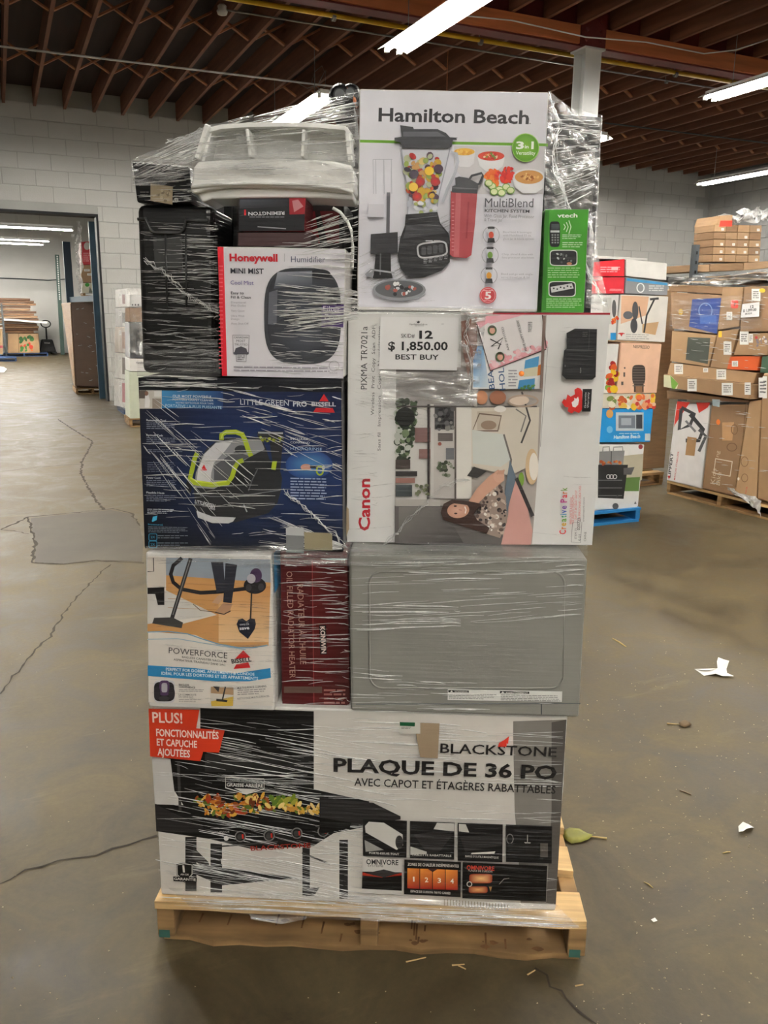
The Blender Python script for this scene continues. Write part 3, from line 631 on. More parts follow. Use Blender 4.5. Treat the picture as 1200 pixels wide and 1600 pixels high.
A.ell(132, 812, 58, 62, C(206, 204, 208), pw=6); A.ell(130, 812, 56, 54, C(30, 28, 32), pw=4); A.ell(132, 792, 28, 42, C(80, 54, 92), pw=4); A.ell(132, 790, 16, 26, C(170, 166, 176), pw=4); A.ell(92, 820, 18, 38, C(44, 42, 46)); A.ell(172, 822, 18, 38, C(44, 42, 46)); A.ell(130, 850, 30, 14, C(60, 58, 60))
A.ell(450, 838, 65, 58, C(206, 200, 190), pw=7); A.poly([(388, 785), (512, 790), (512, 830), (388, 820)], C(172, 140, 106)); A.poly([(388, 865), (512, 838), (510, 890), (392, 892)], C(206, 172, 70)); A.line([(468, 785), (452, 856)], 8, C(36, 34, 34)); A.poly([(418, 850), (480, 858), (476, 870), (418, 864)], C(40, 38, 38)); A.poly([(400, 782), (436, 785), (430, 815)], C(50, 44, 46))
A.text('BAGLESS', (212, 778), (268, 780), 10, C(60, 56, 60), .02); A.text('CONVENIENCE', (212, 790), (302, 794), 10, C(60, 56, 60), .02); A.fine(212, 799, 350, 816, 2, C(150, 146, 144)); A.text('LA COMMODITÉ', (212, 832), (308, 834), 9, C(110, 106, 106), .01); A.text('DU SANS SAC', (212, 844), (292, 846), 9, C(110, 106, 106), .01); A.fine(212, 852, 340, 872, 2, C(160, 156, 152))
A.text('MULTI-SURFACE CLEANING', (535, 797), (694, 786), 11, C(60, 56, 60), .015); A.fine(535, 802, 690, 836, 3, C(150, 146, 144), slope=-.05); A.text('NETTOYAGE MULTI-SURFACES', (535, 856), (710, 840), 10, C(120, 116, 114), .01)
A.build('printed_front', root, inv)
mb = MB()
pR = [pl.at(426, 893), pl.at(425, 915)]       # blue corner band on the carton's side
sd = -pl.n
mb.add([q[1]+Vector((.0025, 0, 0))+sd*.01, q[1]+Vector((.0025, 0, 0))+sd*.45, q[1]+Vector((.0025, 0, -.09))+sd*.45, q[1]+Vector((.0025, 0, -.09))+sd*.01], [(0, 1, 2, 3)], BL)
mb.build('printed_side', PRINT, root, inv, cols=True)

# ---------------------------------------------------------------- oil heater carton
pl = SP(1.742); DR = C(78, 14, 18)
root, inv, q = carton('heater_carton', 'dark red oil radiator heater carton standing between the vacuum carton and the microwave', pl, [(437, 868), (543, 867), (547, 1113), (440, 1112)], .5, mat('dark_red_cardboard', C(96, 20, 24), .5, .15, (6, 6, 6), film=.6), zb=.6215, zt=.985)
A = Art(pl).frame(220, 850, 3.53)
A.poly([(772, 72), (1136, 70), (1150, 924), (782, 920)], DR); A.grad([(940, 90), (1136, 90), (1148, 920), (950, 920)], [C(92, 20, 22), C(70, 11, 14), C(66, 11, 13), C(86, 17, 19)])
A.text("OIL FILLED RADIATOR HEATER", (803, 150), (822, 738), 31, C(168, 132, 118)); A.text("RADIATEUR À L'HUILE", (862, 220), (880, 662), 32, C(168, 132, 118))
A.poly([(984, 446), (1022, 446), (1027, 608), (990, 608)], C(26, 20, 22)); A.text('KONWIN', (990, 454), (998, 602), 24, C(220, 206, 198), .025); A.line([(946, 90), (956, 915)], 4, C(140, 60, 58)); A.rect(790, 785, 1000, 820, C(90, 70, 62)); A.fine(1010, 800, 1130, 915, 5, C(150, 96, 90))
A.build('printed_front', root, inv)

# ---------------------------------------------------------------- microwave
pl = SP(1.712); MWM = mat('grey_painted_metal', C(130, 129, 123), .42, .05, (3, 3, 3), film=.35)
q = [pl.at(*p) for p in [(545, 868), (919, 865), (905, 1117), (548, 1117)]]
root, inv = thing('microwave_oven', 'bare grey metal microwave oven with a warning sticker beside the red heater carton', 'microwave', (q[2]+q[3])/2-pl.n*.22, YAW)
q[0].z = q[1].z = .988; q[2].z = q[3].z = .622; bk_ = -pl.n*.44
mb = MB(); mb.hexa([q[3], q[2], q[2]+bk_, q[3]+bk_, q[0], q[1], q[1]+bk_, q[0]+bk_]); mb.build('housing', MWM, root, inv, bevel=.006, seg=3)
pts = []
def rrect(x0, y0, x1, y1, r_, n=6):
    o = []
    for cx, cy, a0 in ((x1-r_, y0+r_, -90), (x1-r_, y1-r_, 0), (x0+r_, y1-r_, 90), (x0+r_, y0+r_, 180)):
        for k in range(n+1): t = math.radians(a0+90*k/n); o.append((cx+r_*math.cos(t), cy+r_*math.sin(t)))
    return o
rr = rrect(577, 893, 882, 1075, 20)
mb = MB(); mb.tube([pl.at(x-(y-893)*.012*(1 if x > 700 else -.3), y)+pl.n*.0002 for x, y in rr], .0026, 8, closed=True); mb.build('embossed_ridge', MWM, root, inv, smooth=True)
mb = MB(); mb.add([pl.at(x-(y-893)*.012*(1 if x > 700 else -.3), y)+pl.n*.0012 for x, y in rr], [tuple(range(len(rr)))]); mb.build('embossed_panel', MWM, root, inv)
mb = MB(); mb.tube([pl.at(556, 1100)+pl.n*.0004, pl.at(907, 1099)+pl.n*.0004], .0009, 5); mb.tube([pl.at(846, 1100)+pl.n*.0004, pl.at(846, 1116)+pl.n*.0004], .0012, 5); mb.build('seam', DGREY, root, inv)
A = Art(pl, .0016).frame(520, 840, 2.927)
A.poly([(526, 692), (1049, 702), (1047, 750), (525, 741)], C(224, 224, 220)); A.poly([(528, 696), (622, 698), (622, 708), (528, 706)], K); A.text('WARNING', (556, 706), (616, 707), 7, W_, .02); A.poly([(536, 705), (543, 698), (550, 705)], C(240, 240, 236))
A.poly([(764, 700), (898, 703), (898, 713), (764, 711)], K); A.text('AVERTISSEMENT', (790, 711), (892, 712), 7, W_, .02); A.poly([(770, 710), (777, 702), (784, 710)], C(240, 240, 236)); A.fine(530, 712, 752, 738, 4, C(130, 130, 128), slope=.018, seed=4); A.fine(768, 716, 1040, 746, 4, C(130, 130, 128), slope=.018, seed=5)
A.build('warning_sticker', root, inv, PAPER)

# ---------------------------------------------------------------- carpet cleaner carton
pl = SP(1.72); NV = C(26, 40, 84); WH = C(206, 210, 218); GN = C(166, 186, 44)
root, inv, q = carton('carpet_cleaner_carton', 'dark blue carpet cleaner carton picturing a machine with green handles, left of the printer carton', pl, [(214, 586), (534, 590), (537, 861), (225, 858)], .64, DARKC, zb=.988, zt=1.356, jit=.003)
A = Art(pl).frame(210, 580, 3.53)
A.poly([(22, 34), (1140, 44), (1150, 986), (60, 976)], C(20, 22, 30)); c1, c2, c3, c4 = C(22, 26, 44), C(24, 38, 78), C(30, 52, 106), C(20, 22, 34)
A.grad([(30, 108), (600, 112), (600, 600), (45, 600)], [C(24, 28, 46), c2, C(28, 50, 98), C(20, 24, 40)]); A.grad([(600, 112), (1140, 115), (1144, 600), (600, 600)], [c2, C(18, 28, 60), C(26, 46, 92), C(28, 50, 98)])
A.grad([(45, 600), (600, 600), (600, 975), (58, 968)], [C(20, 24, 40), C(28, 50, 98), C(18, 22, 34), C(16, 18, 24)]); A.grad([(600, 600), (1144, 600), (1149, 982), (600, 975)], [C(28, 50, 98), C(26, 46, 92), C(20, 24, 40), C(18, 22, 34)])
A.grad([(150, 106), (490, 110), (490, 206), (150, 204)], [C(70, 140, 190), C(34, 60, 112), C(34, 60, 112), C(60, 130, 180)]); A.rect(28, 105, 152, 206, C(196, 192, 184)); A.rect(28, 106, 66, 150, C(90, 80, 74)); A.poly([(60, 135), (78, 128), (88, 165), (84, 200), (58, 200)], C(226, 224, 222)); A.ell(68, 122, 10, 13, C(130, 96, 80)); A.rect(100, 150, 150, 205, C(150, 138, 126)); A.rect(110, 110, 150, 140, C(216, 214, 210))
A.text('OUR MOST POWERFUL', (212, 144), (430, 150), 15, WH, .015); A.text('PORTABLE CARPET CLEANER', (212, 161), (437, 166), 11, WH, .01); A.text('NOTRE NETTOYEUR POUR TAPIS', (230, 178), (437, 183), 9, WH); A.text('PORTATIVE LA PLUS PUISSANTE', (172, 196), (482, 208), 15, C(170, 200, 220), .01)
A.text('LITTLE GREEN', (585, 184), (852, 190), 30, WH); A.text('TM', (848, 168), (866, 168), 9, WH); A.text('PRO', (876, 193), (952, 195), 28, WH, .025); A.poly([(1046, 126), (1072, 166), (1020, 165)], C(200, 36, 44)); A.text('BISSELL', (978, 192), (1112, 193), 22, C(190, 192, 200), .03); A.poly([(1002, 202), (1094, 203), (1106, 228), (987, 225)], C(200, 36, 44))
A.poly([(330, 655), (335, 575), (360, 490), (400, 425), (450, 388), (520, 368), (700, 370), (725, 420), (745, 485), (800, 530), (816, 590), (808, 660), (790, 725), (740, 782), (560, 832), (430, 840), (350, 806), (335, 760)], C(44, 45, 48))
A.poly([(332, 640), (340, 560), (380, 460), (450, 392), (540, 376), (700, 376), (720, 430), (640, 470), (560, 520), (520, 600), (440, 650)], C(140, 142, 146)); A.poly([(345, 600), (352, 540), (388, 455), (450, 396), (545, 382), (500, 440), (440, 505), (425, 560), (420, 620), (350, 618)], C(206, 206, 208))
A.poly([(440, 520), (560, 440), (640, 470), (540, 520), (530, 600), (440, 600)], C(84, 86, 90)); A.ell(590, 432, 36, 24, C(60, 62, 66)); A.poly([(520, 580), (700, 475), (765, 505), (812, 575), (805, 640), (540, 680)], C(40, 41, 44)); A.line([(680, 540), (650, 600), (630, 660)], 6, C(90, 92, 96))
A.line([(325, 672), (420, 690), (560, 690), (805, 655)], 5, C(110, 112, 116)); A.poly([(343, 768), (430, 800), (560, 806), (545, 828), (520, 838), (430, 836), (352, 806)], C(196, 198, 200)); A.line([(604, 735), (622, 775)], 7, C(170, 172, 176)); A.ell(302, 636, 14, 34, C(36, 36, 38), pw=4)
A.line([(482, 378), (482, 350), (505, 336), (560, 334), (596, 348), (612, 380), (628, 430), (645, 468)], 26, GN); A.line([(482, 370), (486, 348), (510, 330), (560, 328), (600, 342)], 6, C(200, 216, 80)); A.line([(348, 450), (334, 480), (318, 550), (308, 590), (330, 615), (430, 628), (515, 618), (540, 580), (556, 530), (574, 500), (602, 490)], 25, GN); A.line([(310, 586), (340, 604), (430, 616), (510, 606)], 8, C(206, 220, 70))
A.poly([(680, 334), (690, 330), (822, 332), (826, 384), (682, 376)], C(44, 46, 46)); A.line([(684, 338), (820, 342)], 9, C(160, 164, 168)); A.blobs([(690, 362), (812, 366), (806, 394), (700, 386)], [C(140, 150, 40), C(96, 104, 30), C(170, 180, 70)], 30, 4, 9, 2); A.poly([(748, 390), (820, 392), (806, 545), (768, 542)], C(42, 42, 44)); A.poly([(762, 495), (788, 495), (780, 544), (756, 540)], GN)
A.poly([(386, 512), (398, 540), (372, 536)], C(204, 40, 44)); A.rect(370, 540, 402, 546, C(204, 40, 44)); A.text('LITTLEGREEN', (335, 726), (445, 752), 19, C(214, 216, 220), .012); A.text('PRO', (418, 760), (446, 766), 13, C(214, 216, 220), .015)
A.ell(965, 515, 130, 80, C(80, 136, 190), C(36, 64, 124), 28); A.text('INCLUDES', (862, 377), (957, 379), 12, WH, .01); A.text('COMPREND', (862, 397), (968, 400), 12, WH); A.text('HYDRORINSE', (862, 432), (1036, 438), 16, C(150, 176, 210)); A.ell(948, 528, 30, 18, C(196, 146, 126)); A.line([(970, 524), (1040, 530)], 16, C(50, 50, 54)); A.ring(1024, 546, 18, 24, 9, GN); A.ell(1044, 530, 8, 12, C(190, 190, 190))
A.fine(862, 586, 1062, 712, 8, C(150, 164, 196), .42, .02, 8)
for t, y in (('Removable Tool', 274), ('Formula Tank', 356), ('Power Cord', 590), ('Flexible Hose', 672)): A.text(t, (70, y), (70+len(t)*7.6, y+3), 11, WH, .012); A.fine(70, y+8, 235, y+48, 4, C(130, 138, 158), .35, .02, int(y))
A.fine(75, 430, 270, 450, 2, C(110, 118, 138), .35); A.fine(75, 500, 220, 560, 5, C(100, 108, 128), .35); A.fine(75, 756, 222, 786, 3, C(190, 194, 204), .42, .02); A.poly([(100, 825), (106, 800), (130, 794), (126, 818), (104, 828)], C(70, 176, 220)); A.text('biosourcé', (80, 845), (160, 849), 9, C(70, 160, 200)); A.fine(80, 854, 300, 890, 4, C(120, 128, 140), .35, .02)
for y in (912, 952): A.ring(106, y, 22, 18, 3, C(60, 140, 176), 16, 8); A.text('2X', (94, y+6), (118, y+6), 12, C(60, 140, 176)); A.fine(132, y-10, 300, y+14, 2, C(110, 118, 130), .35)
A.poly([(838, 858), (936, 862), (936, 1000), (840, 996)], C(120, 122, 124)); A.poly([(838, 858), (936, 862), (936, 905), (838, 900)], C(176, 178, 180)); A.poly([(938, 884), (1092, 890), (1094, 985), (940, 980)], C(150, 140, 112))
A.build('printed_front', root, inv)

# ---------------------------------------------------------------- printer carton
pl = SP(1.80)
root, inv, q = carton('printer_carton', 'white inkjet printer carton with an office photo, carrying the price sheet', pl, [(543, 488), (954, 491), (921, 853), (540, 847)], .44, WHITEC, zb=.992, zt=1.492, jit=.003)
A = Art(pl).frame(530, 470, 2.79)
A.poly([(40, 56), (1180, 60), (1136, 600), (1102, 1064), (34, 1050)], C(220, 220, 218)); A.poly([(540, 52), (1181, 52), (1180, 61), (540, 60)], C(164, 34, 48))
A.text('Canon', (133, 1002), (133, 775), 47, C(186, 28, 42), .03); A.text('PIXMA TR7021a', (121, 386), (123, 112), 27, C(60, 60, 62)); A.text('Wireless  Print  Copy  Scan  ADF', (152, 498), (158, 112), 14, C(80, 80, 84)); A.text('Sans fil   Impression   Copie   Numérisation', (180, 654), (182, 112), 13, C(80, 80, 84))
A.poly([(248, 290), (530, 290), (532, 62), (904, 62), (875, 620), (840, 1060), (243, 1054)], C(168, 160, 154))
A.rect(248, 300, 590, 460, C(150, 146, 144)); A.poly([(250, 300), (520, 300), (560, 420), (250, 420)], C(128, 124, 122)); A.rect(246, 460, 386, 880, C(206, 204, 200)); A.blobs([(250, 430), (345, 440), (330, 540), (300, 725), (250, 720)], [C(70, 86, 62), C(40, 52, 38), C(110, 126, 96), C(186, 190, 182), C(52, 62, 48)], 130, 6, 18, 11)
A.rect(330, 552, 402, 615, C(128, 98, 94)); A.rect(348, 645, 402, 686, C(138, 106, 100)); A.ell(288, 505, 42, 42, C(34, 36, 34)); A.rect(384, 450, 394, 880, C(56, 50, 50)); A.rect(398, 450, 412, 880, C(196, 194, 190)); A.rect(412, 460, 505, 860, C(188, 184, 180)); A.rect(416, 462, 500, 560, C(64, 64, 66)); A.rect(430, 575, 495, 610, C(96, 90, 88)); A.blobs([(418, 465), (498, 465), (498, 560), (418, 560)], [C(40, 40, 42), C(90, 90, 92), C(120, 118, 116)], 24, 6, 14, 3)
A.ell(438, 622, 8, 8, C(140, 80, 70)); A.rect(465, 640, 500, 690, C(110, 112, 116)); A.blobs([(430, 700), (500, 700), (500, 760), (430, 760)], [C(80, 92, 70), C(130, 136, 120), C(60, 66, 54)], 26, 5, 12, 7); A.rect(506, 460, 576, 860, C(216, 213, 206)); A.rect(502, 455, 510, 860, C(90, 84, 80)); A.rect(250, 456, 860, 463, C(74, 70, 68))
A.rect(246, 690, 310, 730, C(70, 62, 60)); A.rect(246, 740, 340, 762, C(60, 58, 58)); A.rect(246, 770, 330, 792, C(150, 110, 100)); A.rect(246, 800, 318, 850, C(70, 76, 78)); A.blobs([(330, 800), (390, 800), (390, 845), (330, 845)], [C(110, 116, 90), C(80, 84, 66)], 16, 5, 10, 8)
A.poly([(576, 465), (870, 462), (862, 700), (745, 760), (576, 720)], C(206, 198, 184)); A.rect(600, 480, 700, 560, C(188, 176, 160)); A.line([(580, 565), (690, 565), (705, 500), (610, 490)], 7, C(110, 92, 80), True); A.ell(650, 540, 34, 20, C(150, 128, 110)); A.ell(700, 470, 26, 14, C(226, 222, 216))
A.poly([(578, 560), (716, 580), (746, 690), (702, 722), (582, 706)], C(200, 204, 198)); A.line([(716, 580), (748, 690), (742, 740)], 8, C(110, 104, 100)); A.line([(794, 395), (830, 520), (792, 618)], 8, C(70, 66, 66)); A.line([(768, 470), (812, 500), (790, 570)], 6, C(120, 116, 112))
A.ell(690, 420, 36, 30, C(150, 100, 76)); A.ell(620, 420, 26, 30, C(186, 130, 96)); A.ell(780, 432, 46, 22, C(214, 196, 180)); A.ring(800, 435, 64, 24, 8, C(170, 150, 134)); A.ell(838, 720, 28, 78, C(206, 178, 140)); A.ell(846, 720, 20, 60, C(232, 226, 216)); A.ell(792, 775, 12, 30, C(120, 160, 60))
A.poly([(243, 890), (450, 890), (700, 960), (720, 1058), (243, 1054)], C(92, 88, 86)); A.rect(246, 862, 440, 892, C(176, 172, 166)); A.line([(246, 1012), (394, 1012), (388, 1054)], 6, C(220, 218, 214)); A.grad([(260, 895), (450, 895), (540, 1050), (260, 1050)], [C(130, 126, 122), C(104, 100, 98), C(66, 62, 62), C(96, 92, 90)])
A.poly([(762, 765), (815, 880), (841, 1000), (833, 1060), (704, 1058), (735, 930), (740, 850)], C(198, 150, 142)); A.poly([(742, 690), (770, 770), (742, 870), (720, 960), (716, 860)], C(96, 110, 124)); A.line([(770, 770), (842, 935)], 16, C(50, 46, 48)); A.poly([(586, 720), (642, 740), (600, 770), (556, 760)], C(60, 58, 58))
A.poly([(590, 960), (640, 800), (700, 790), (725, 850), (730, 960), (700, 1030), (600, 1000)], C(150, 132, 122)); A.blobs([(590, 960), (640, 805), (700, 795), (722, 850), (728, 960), (700, 1025), (605, 1000)], [C(226, 220, 212), C(50, 44, 44), C(190, 170, 156), C(90, 76, 70)], 90, 4, 11, 12)
A.poly([(563, 868), (600, 812), (650, 762), (690, 732), (716, 744), (718, 778), (690, 800), (640, 842), (600, 884)], C(196, 152, 130)); A.ell(694, 762, 24, 26, C(204, 160, 138))
for k in range(4): A.line([(686+k*8, 752), (696+k*7, 738-k*2)], 7, C(190, 146, 124))
A.poly([(442, 915), (455, 880), (490, 862), (545, 866), (600, 876), (642, 884), (604, 898), (585, 925), (600, 950), (655, 985), (640, 1010), (560, 985), (500, 965), (455, 950)], C(62, 44, 38)); A.ell(518, 908, 48, 34, C(204, 160, 140), C(186, 138, 116), 22, -.1); A.ell(505, 890, 7, 3.5, C(50, 36, 32)); A.ell(507, 922, 7, 3.5, C(50, 36, 32)); A.line([(520, 906), (534, 908)], 4, C(170, 120, 104)); A.line([(546, 892), (552, 906), (548, 922)], 5, C(236, 224, 216)); A.line([(470, 884), (500, 872), (560, 880)], 12, C(62, 44, 38))
A.poly([(583, 200), (640, 180), (656, 300), (890, 212), (876, 382), (580, 382)], C(224, 224, 224)); A.grad([(583, 205), (624, 188), (652, 376), (583, 376)], [C(60, 116, 180), C(110, 160, 206), C(206, 214, 216), C(150, 190, 220)]); A.text('BEA', (676, 382), (668, 300), 24, C(60, 90, 130), .01); A.text('HOLI', (722, 386), (714, 280), 24, C(60, 90, 130), .01)
A.poly([(808, 258), (868, 240), (862, 325), (800, 330)], C(80, 150, 196)); A.poly([(805, 295), (864, 285), (862, 325), (800, 330)], C(206, 200, 170)); A.poly([(782, 345), (850, 336), (848, 382), (775, 382)], C(70, 140, 190)); A.ell(792, 316, 12, 12, C(230, 130, 50)); A.poly([(864, 280), (884, 272), (880, 320), (860, 325)], C(224, 130, 60)); A.fine(735, 300, 775, 378, 6, C(150, 150, 156)); A.blobs([(790, 365), (848, 360), (846, 382), (790, 382)], [C(60, 110, 60), C(90, 140, 70)], 12, 4, 8, 3)
A.poly([(530, 90), (600, 70), (600, 200), (560, 330), (535, 200)], C(120, 84, 72)); A.poly([(595, 95), (640, 66), (882, 62), (898, 205), (655, 302), (640, 250)], C(226, 222, 222)); A.poly([(595, 95), (640, 66), (700, 64), (640, 100), (612, 120)], C(224, 160, 170)); A.poly([(700, 62), (800, 62), (660, 100), (640, 95)], C(222, 166, 176)); A.line([(655, 300), (898, 206)], 10, C(214, 150, 160)); A.blobs([(650, 285), (660, 260), (800, 205), (896, 180), (896, 200), (660, 295)], [C(224, 160, 168), C(230, 190, 196)], 40, 6, 14, 9); A.line([(597, 100), (656, 304), (898, 210)], 5, C(70, 50, 46)); A.line([(882, 62), (898, 206)], 5, C(70, 50, 46))
for x, y in ((664, 128), (698, 243)): A.ell(x, y, 20, 22, C(70, 90, 60)); A.ell(x+1, y+1, 12, 14, C(210, 160, 140)); A.line([(x-10, y-14), (x+10, y-14)], 8, C(60, 44, 38))
A.line([(656, 166), (704, 190), (660, 198), (712, 160), (690, 210)], 5, C(40, 38, 40)); A.text('ARE INVITED', (740, 215), (712, 112), 9, C(110, 106, 108)); A.text('HAVE HAPPY HOLIDAY', (815, 215), (778, 82), 10, C(90, 86, 88), .01); A.fine(820, 92, 838, 140, 6, C(130, 130, 130)); A.ell(830, 200, 3, 3, C(120, 116, 118))
A.line([(890, 66), (876, 380)], 12, C(120, 100, 92)); A.line([(905, 200), (873, 632)], 2, C(150, 150, 150))
A.poly([(986, 140), (1022, 121), (1118, 123), (1112, 330), (1096, 342), (985, 340), (966, 322), (975, 216), (986, 206)], C(34, 34, 36)); A.line([(980, 212), (1106, 216)], 4, C(70, 70, 72)); A.line([(1085, 125), (1082, 212)], 3, C(60, 60, 62)); A.text('Canon', (1049, 312), (1049, 290), 5, C(180, 180, 180)); A.fine(1055, 135, 1078, 160, 3, C(80, 80, 82)); A.ell(980, 282, 3, 5, C(90, 90, 92))
A.poly([(966, 440), (974, 425), (984, 430), (990, 405), (1004, 415), (1022, 405), (1020, 385), (1034, 376), (1046, 380), (1054, 392), (1054, 470), (1040, 486), (1020, 478), (1008, 488), (990, 478), (994, 462), (978, 458)], C(206, 44, 40)); A.poly([(1008, 440), (1020, 430), (1018, 420), (1028, 424), (1036, 415), (1040, 430), (1036, 450), (1024, 462), (1012, 458)], C(232, 226, 224)); A.poly([(1056, 382), (1096, 382), (1090, 480), (1052, 480)], C(26, 26, 28)); A.text('Garantie', (1070, 464), (1072, 396), 8, C(200, 200, 200)); A.text('Warranty', (1082, 464), (1084, 396), 8, C(200, 200, 200))
cc = [C(214, 60, 60), C(226, 120, 40), C(220, 170, 40), C(110, 170, 60), C(40, 150, 110), C(40, 140, 190), C(60, 90, 180), C(120, 70, 160), None, C(190, 60, 140), C(214, 70, 80), C(214, 120, 60), C(110, 160, 60)]
yy = 1010
for ch, c_, w_ in zip('Creative Park', cc, (21, 12, 17, 17, 11, 7, 16, 17, 9, 19, 17, 12, 16)):
    if ch != ' ': A.text(ch, (983+(1010-yy)*.03, yy), (983+(1010-yy)*.03, yy-w_+3), 27, c_, .02)
    yy -= w_*1.08
for k, (x, y0, y1) in enumerate(((1008, 966, 850), (1018, 966, 840), (1030, 948, 820), (1046, 948, 800))): A.text(('FREE CRAFTS & DESIGNS', 'THE ENDLESS CREATIVITY', 'CRAFT ET ARTISANAT GRATUIT', 'DE PERSONNES CRÉATIVES')[k], (x, y0), (x+3, y1), 9, C(214, 90, 90))
A.text('creativepark.canon', (1062, 955), (1064, 850), 7, C(90, 90, 92)); A.line([(1006, 1044), (1012, 960), (1052, 958), (1046, 1046)], 2, C(110, 110, 110), True); A.text('020723', (1044, 992), (1046, 940), 12, C(60, 60, 62), .01); A.text('0.01', (1046, 1038), (1047, 1012), 9, C(80, 80, 80)); A.text('ITEM 71', (1030, 1030), (1031, 985), 9, C(90, 90, 90)); A.text('CHINE', (1070, 1040), (1072, 1000), 9, C(80, 80, 80))
A.poly([(34, 890), (44, 900), (46, 985), (34, 1020)], C(170, 150, 124))
A.build('printed_front', root, inv)
# price sheet
ps = Plane(pl.p+pl.n*.006, pl.n)
root, inv = thing('price_sheet', 'white paper price sheet reading skid 12 on the printer carton', 'paper sign', ps.at(653, 578), YAW)
mb = MB(); mb.prism([ps.at(530+x/2.79, 470+y/2.79) for x, y in ((180, 69), (521, 74), (513, 304), (173, 298))], -ps.n*.0006, ); mb.build('sheet', mat('white_paper', C(228, 228, 228), .55, .02), root, inv)
A = Art(ps, .0004).frame(530, 470, 2.79); TK = C(22, 22, 24)
A.text('SKID#', (270, 161), (329, 161), 17, TK); A.text('12', (349, 164), (408, 164), 34, TK, .035); A.text('$ 1,850.00', (213, 214), (473, 215), 36, TK, .025); A.text('BEST BUY', (245, 255), (434, 257), 22, TK, .015)
A.poly([(345, 86), (348, 91), (353, 89), (350, 96), (346, 97), (345, 100), (344, 97), (340, 96), (337, 89), (342, 91)], TK); A.text('liquidationclub.ca', (307, 105), (384, 106), 7, TK); A.fine(330, 108, 372, 112, 1, C(130, 130, 130)); A.fine(445, 100, 458, 104, 1, C(150, 150, 150))
A.build('print', root, inv, PAPER)

# ---------------------------------------------------------------- humidifier carton
pl = SP(1.745)
root, inv, q = carton('humidifier_carton', 'white and red cool mist humidifier carton resting on the blue carpet cleaner carton', pl, [(339, 384), (541, 388.5), (538, 593), (346, 589)], .165, WHITEC, zb=1.358, jit=.0015)
hum_top = max(q[0].z, q[1].z); A = Art(pl).frame(200, 370, 3.333)
A.poly([(470, 54), (1130, 68), (1122, 738), (492, 724)], C(222, 220, 226)); A.poly([(467, 52), (498, 53), (517, 724), (490, 724)], C(214, 36, 52)); A.fine(474, 150, 496, 700, 26, C(226, 90, 100), .3)
A.text('Honeywell', (530, 126), (780, 128), 38, C(206, 34, 52), .04); A.line([(815, 88), (815, 130)], 2, C(150, 150, 158)); A.text('Humidifier', (850, 132), (1028, 133), 30, C(84, 86, 110)); A.text('MINI MIST', (535, 190), (708, 193), 27, C(56, 56, 66), .02); A.text('Cool Mist', (535, 248), (655, 250), 20, C(96, 84, 150)); A.text('Easy to', (537, 299), (604, 300), 14, C(70, 68, 76), .01); A.text('Fill & Clean', (537, 321), (641, 323), 14, C(70, 68, 76), .01)
for t, y in (('Directional', 346), ('Mist Outlet', 363), ('Very Quiet', 390), ('Ultra Wick', 416), ('Design', 432), ('Auto Shut-Off', 456)): A.text(t, (538, y), (538+len(t)*7, y+1), 10, C(150, 146, 156))
A.line([(547, 512), (632, 513), (629, 610), (618, 614), (616, 650), (566, 648), (564, 612), (549, 608)], 3, C(90, 88, 98), True); A.text('CANADIAN', (553, 528), (627, 529), 9, C(90, 88, 98), .01); A.text('MOST', (566, 548), (612, 549), 13, C(90, 88, 98)); A.text('TRUSTED', (556, 566), (625, 567), 11, C(90, 88, 98)); A.poly([(556, 600), (562, 580), (590, 570), (618, 582), (624, 602)], C(84, 82, 92)); A.rect(552, 600, 628, 612, C(84, 82, 92)); A.fine(570, 618, 612, 646, 3, C(110, 108, 116))
A.ell(910, 412, 200, 250, C(60, 62, 68), n=44, pw=3.2); A.ell(912, 400, 186, 232, C(78, 82, 92), C(50, 52, 58), 40, pw=3.2); A.ell(1000, 195, 56, 26, C(34, 35, 40)); A.grad([(780, 185), (960, 178), (960, 260), (760, 270)], [C(150, 154, 164), C(120, 124, 134), C(70, 74, 82), C(78, 82, 92)]); A.poly([(735, 290), (780, 275), (775, 460), (730, 455)], C(96, 98, 106)); A.ell(912, 520, 172, 120, C(70, 74, 84), C(52, 54, 60), 30)
A.poly([(1010, 350), (1124, 352), (1122, 472), (1008, 470)], C(84, 64, 118)); A.text('Filter', (1018, 388), (1106, 390), 28, C(226, 222, 232)); A.text('Free', (1025, 430), (1112, 433), 28, C(226, 222, 232), .01); A.ring(1074, 672, 26, 26, 2, C(150, 146, 156))
A.fine(552, 674, 1050, 708, 2, C(160, 156, 166), .35, .012); A.text('HUL520', (1050, 712), (1090, 713), 8, C(150, 146, 156))
A.build('printed_front', root, inv)

# ---------------------------------------------------------------- blender carton
pl = SP(1.86)
root, inv, q = carton('blender_carton', 'tall white blender carton at the top of the stack, on the printer carton', pl, [(561, 138), (859, 143), (840, 487), (557, 482)], .3, WHITEC, zb=1.496, jit=.0015)
A = Art(pl).frame(550, 120, 3); GR = C(110, 168, 48)
A.poly([(40, 64), (918, 76), (896, 560), (866, 1090), (28, 1078)], C(222, 222, 230)); A.text('Hamilton Beach', (124, 208), (828, 221), 62, C(48, 47, 52), .022); A.ell(834, 220, 2.5, 2.5, C(90, 90, 90))
A.poly([(478, 325), (908, 328), (898, 550), (590, 550), (478, 430)], C(208, 206, 208)); A.line([(38, 302), (917, 320)], 13, GR)
A.poly([(476, 345), (578, 342), (570, 408), (550, 424), (505, 422), (484, 400)], C(232, 232, 234)); A.ell(526, 352, 49, 17, C(232, 184, 76)); A.blobs([(485, 350), (565, 350), (560, 362), (490, 362)], [C(240, 200, 100), C(220, 160, 60)], 16, 5, 9, 2)
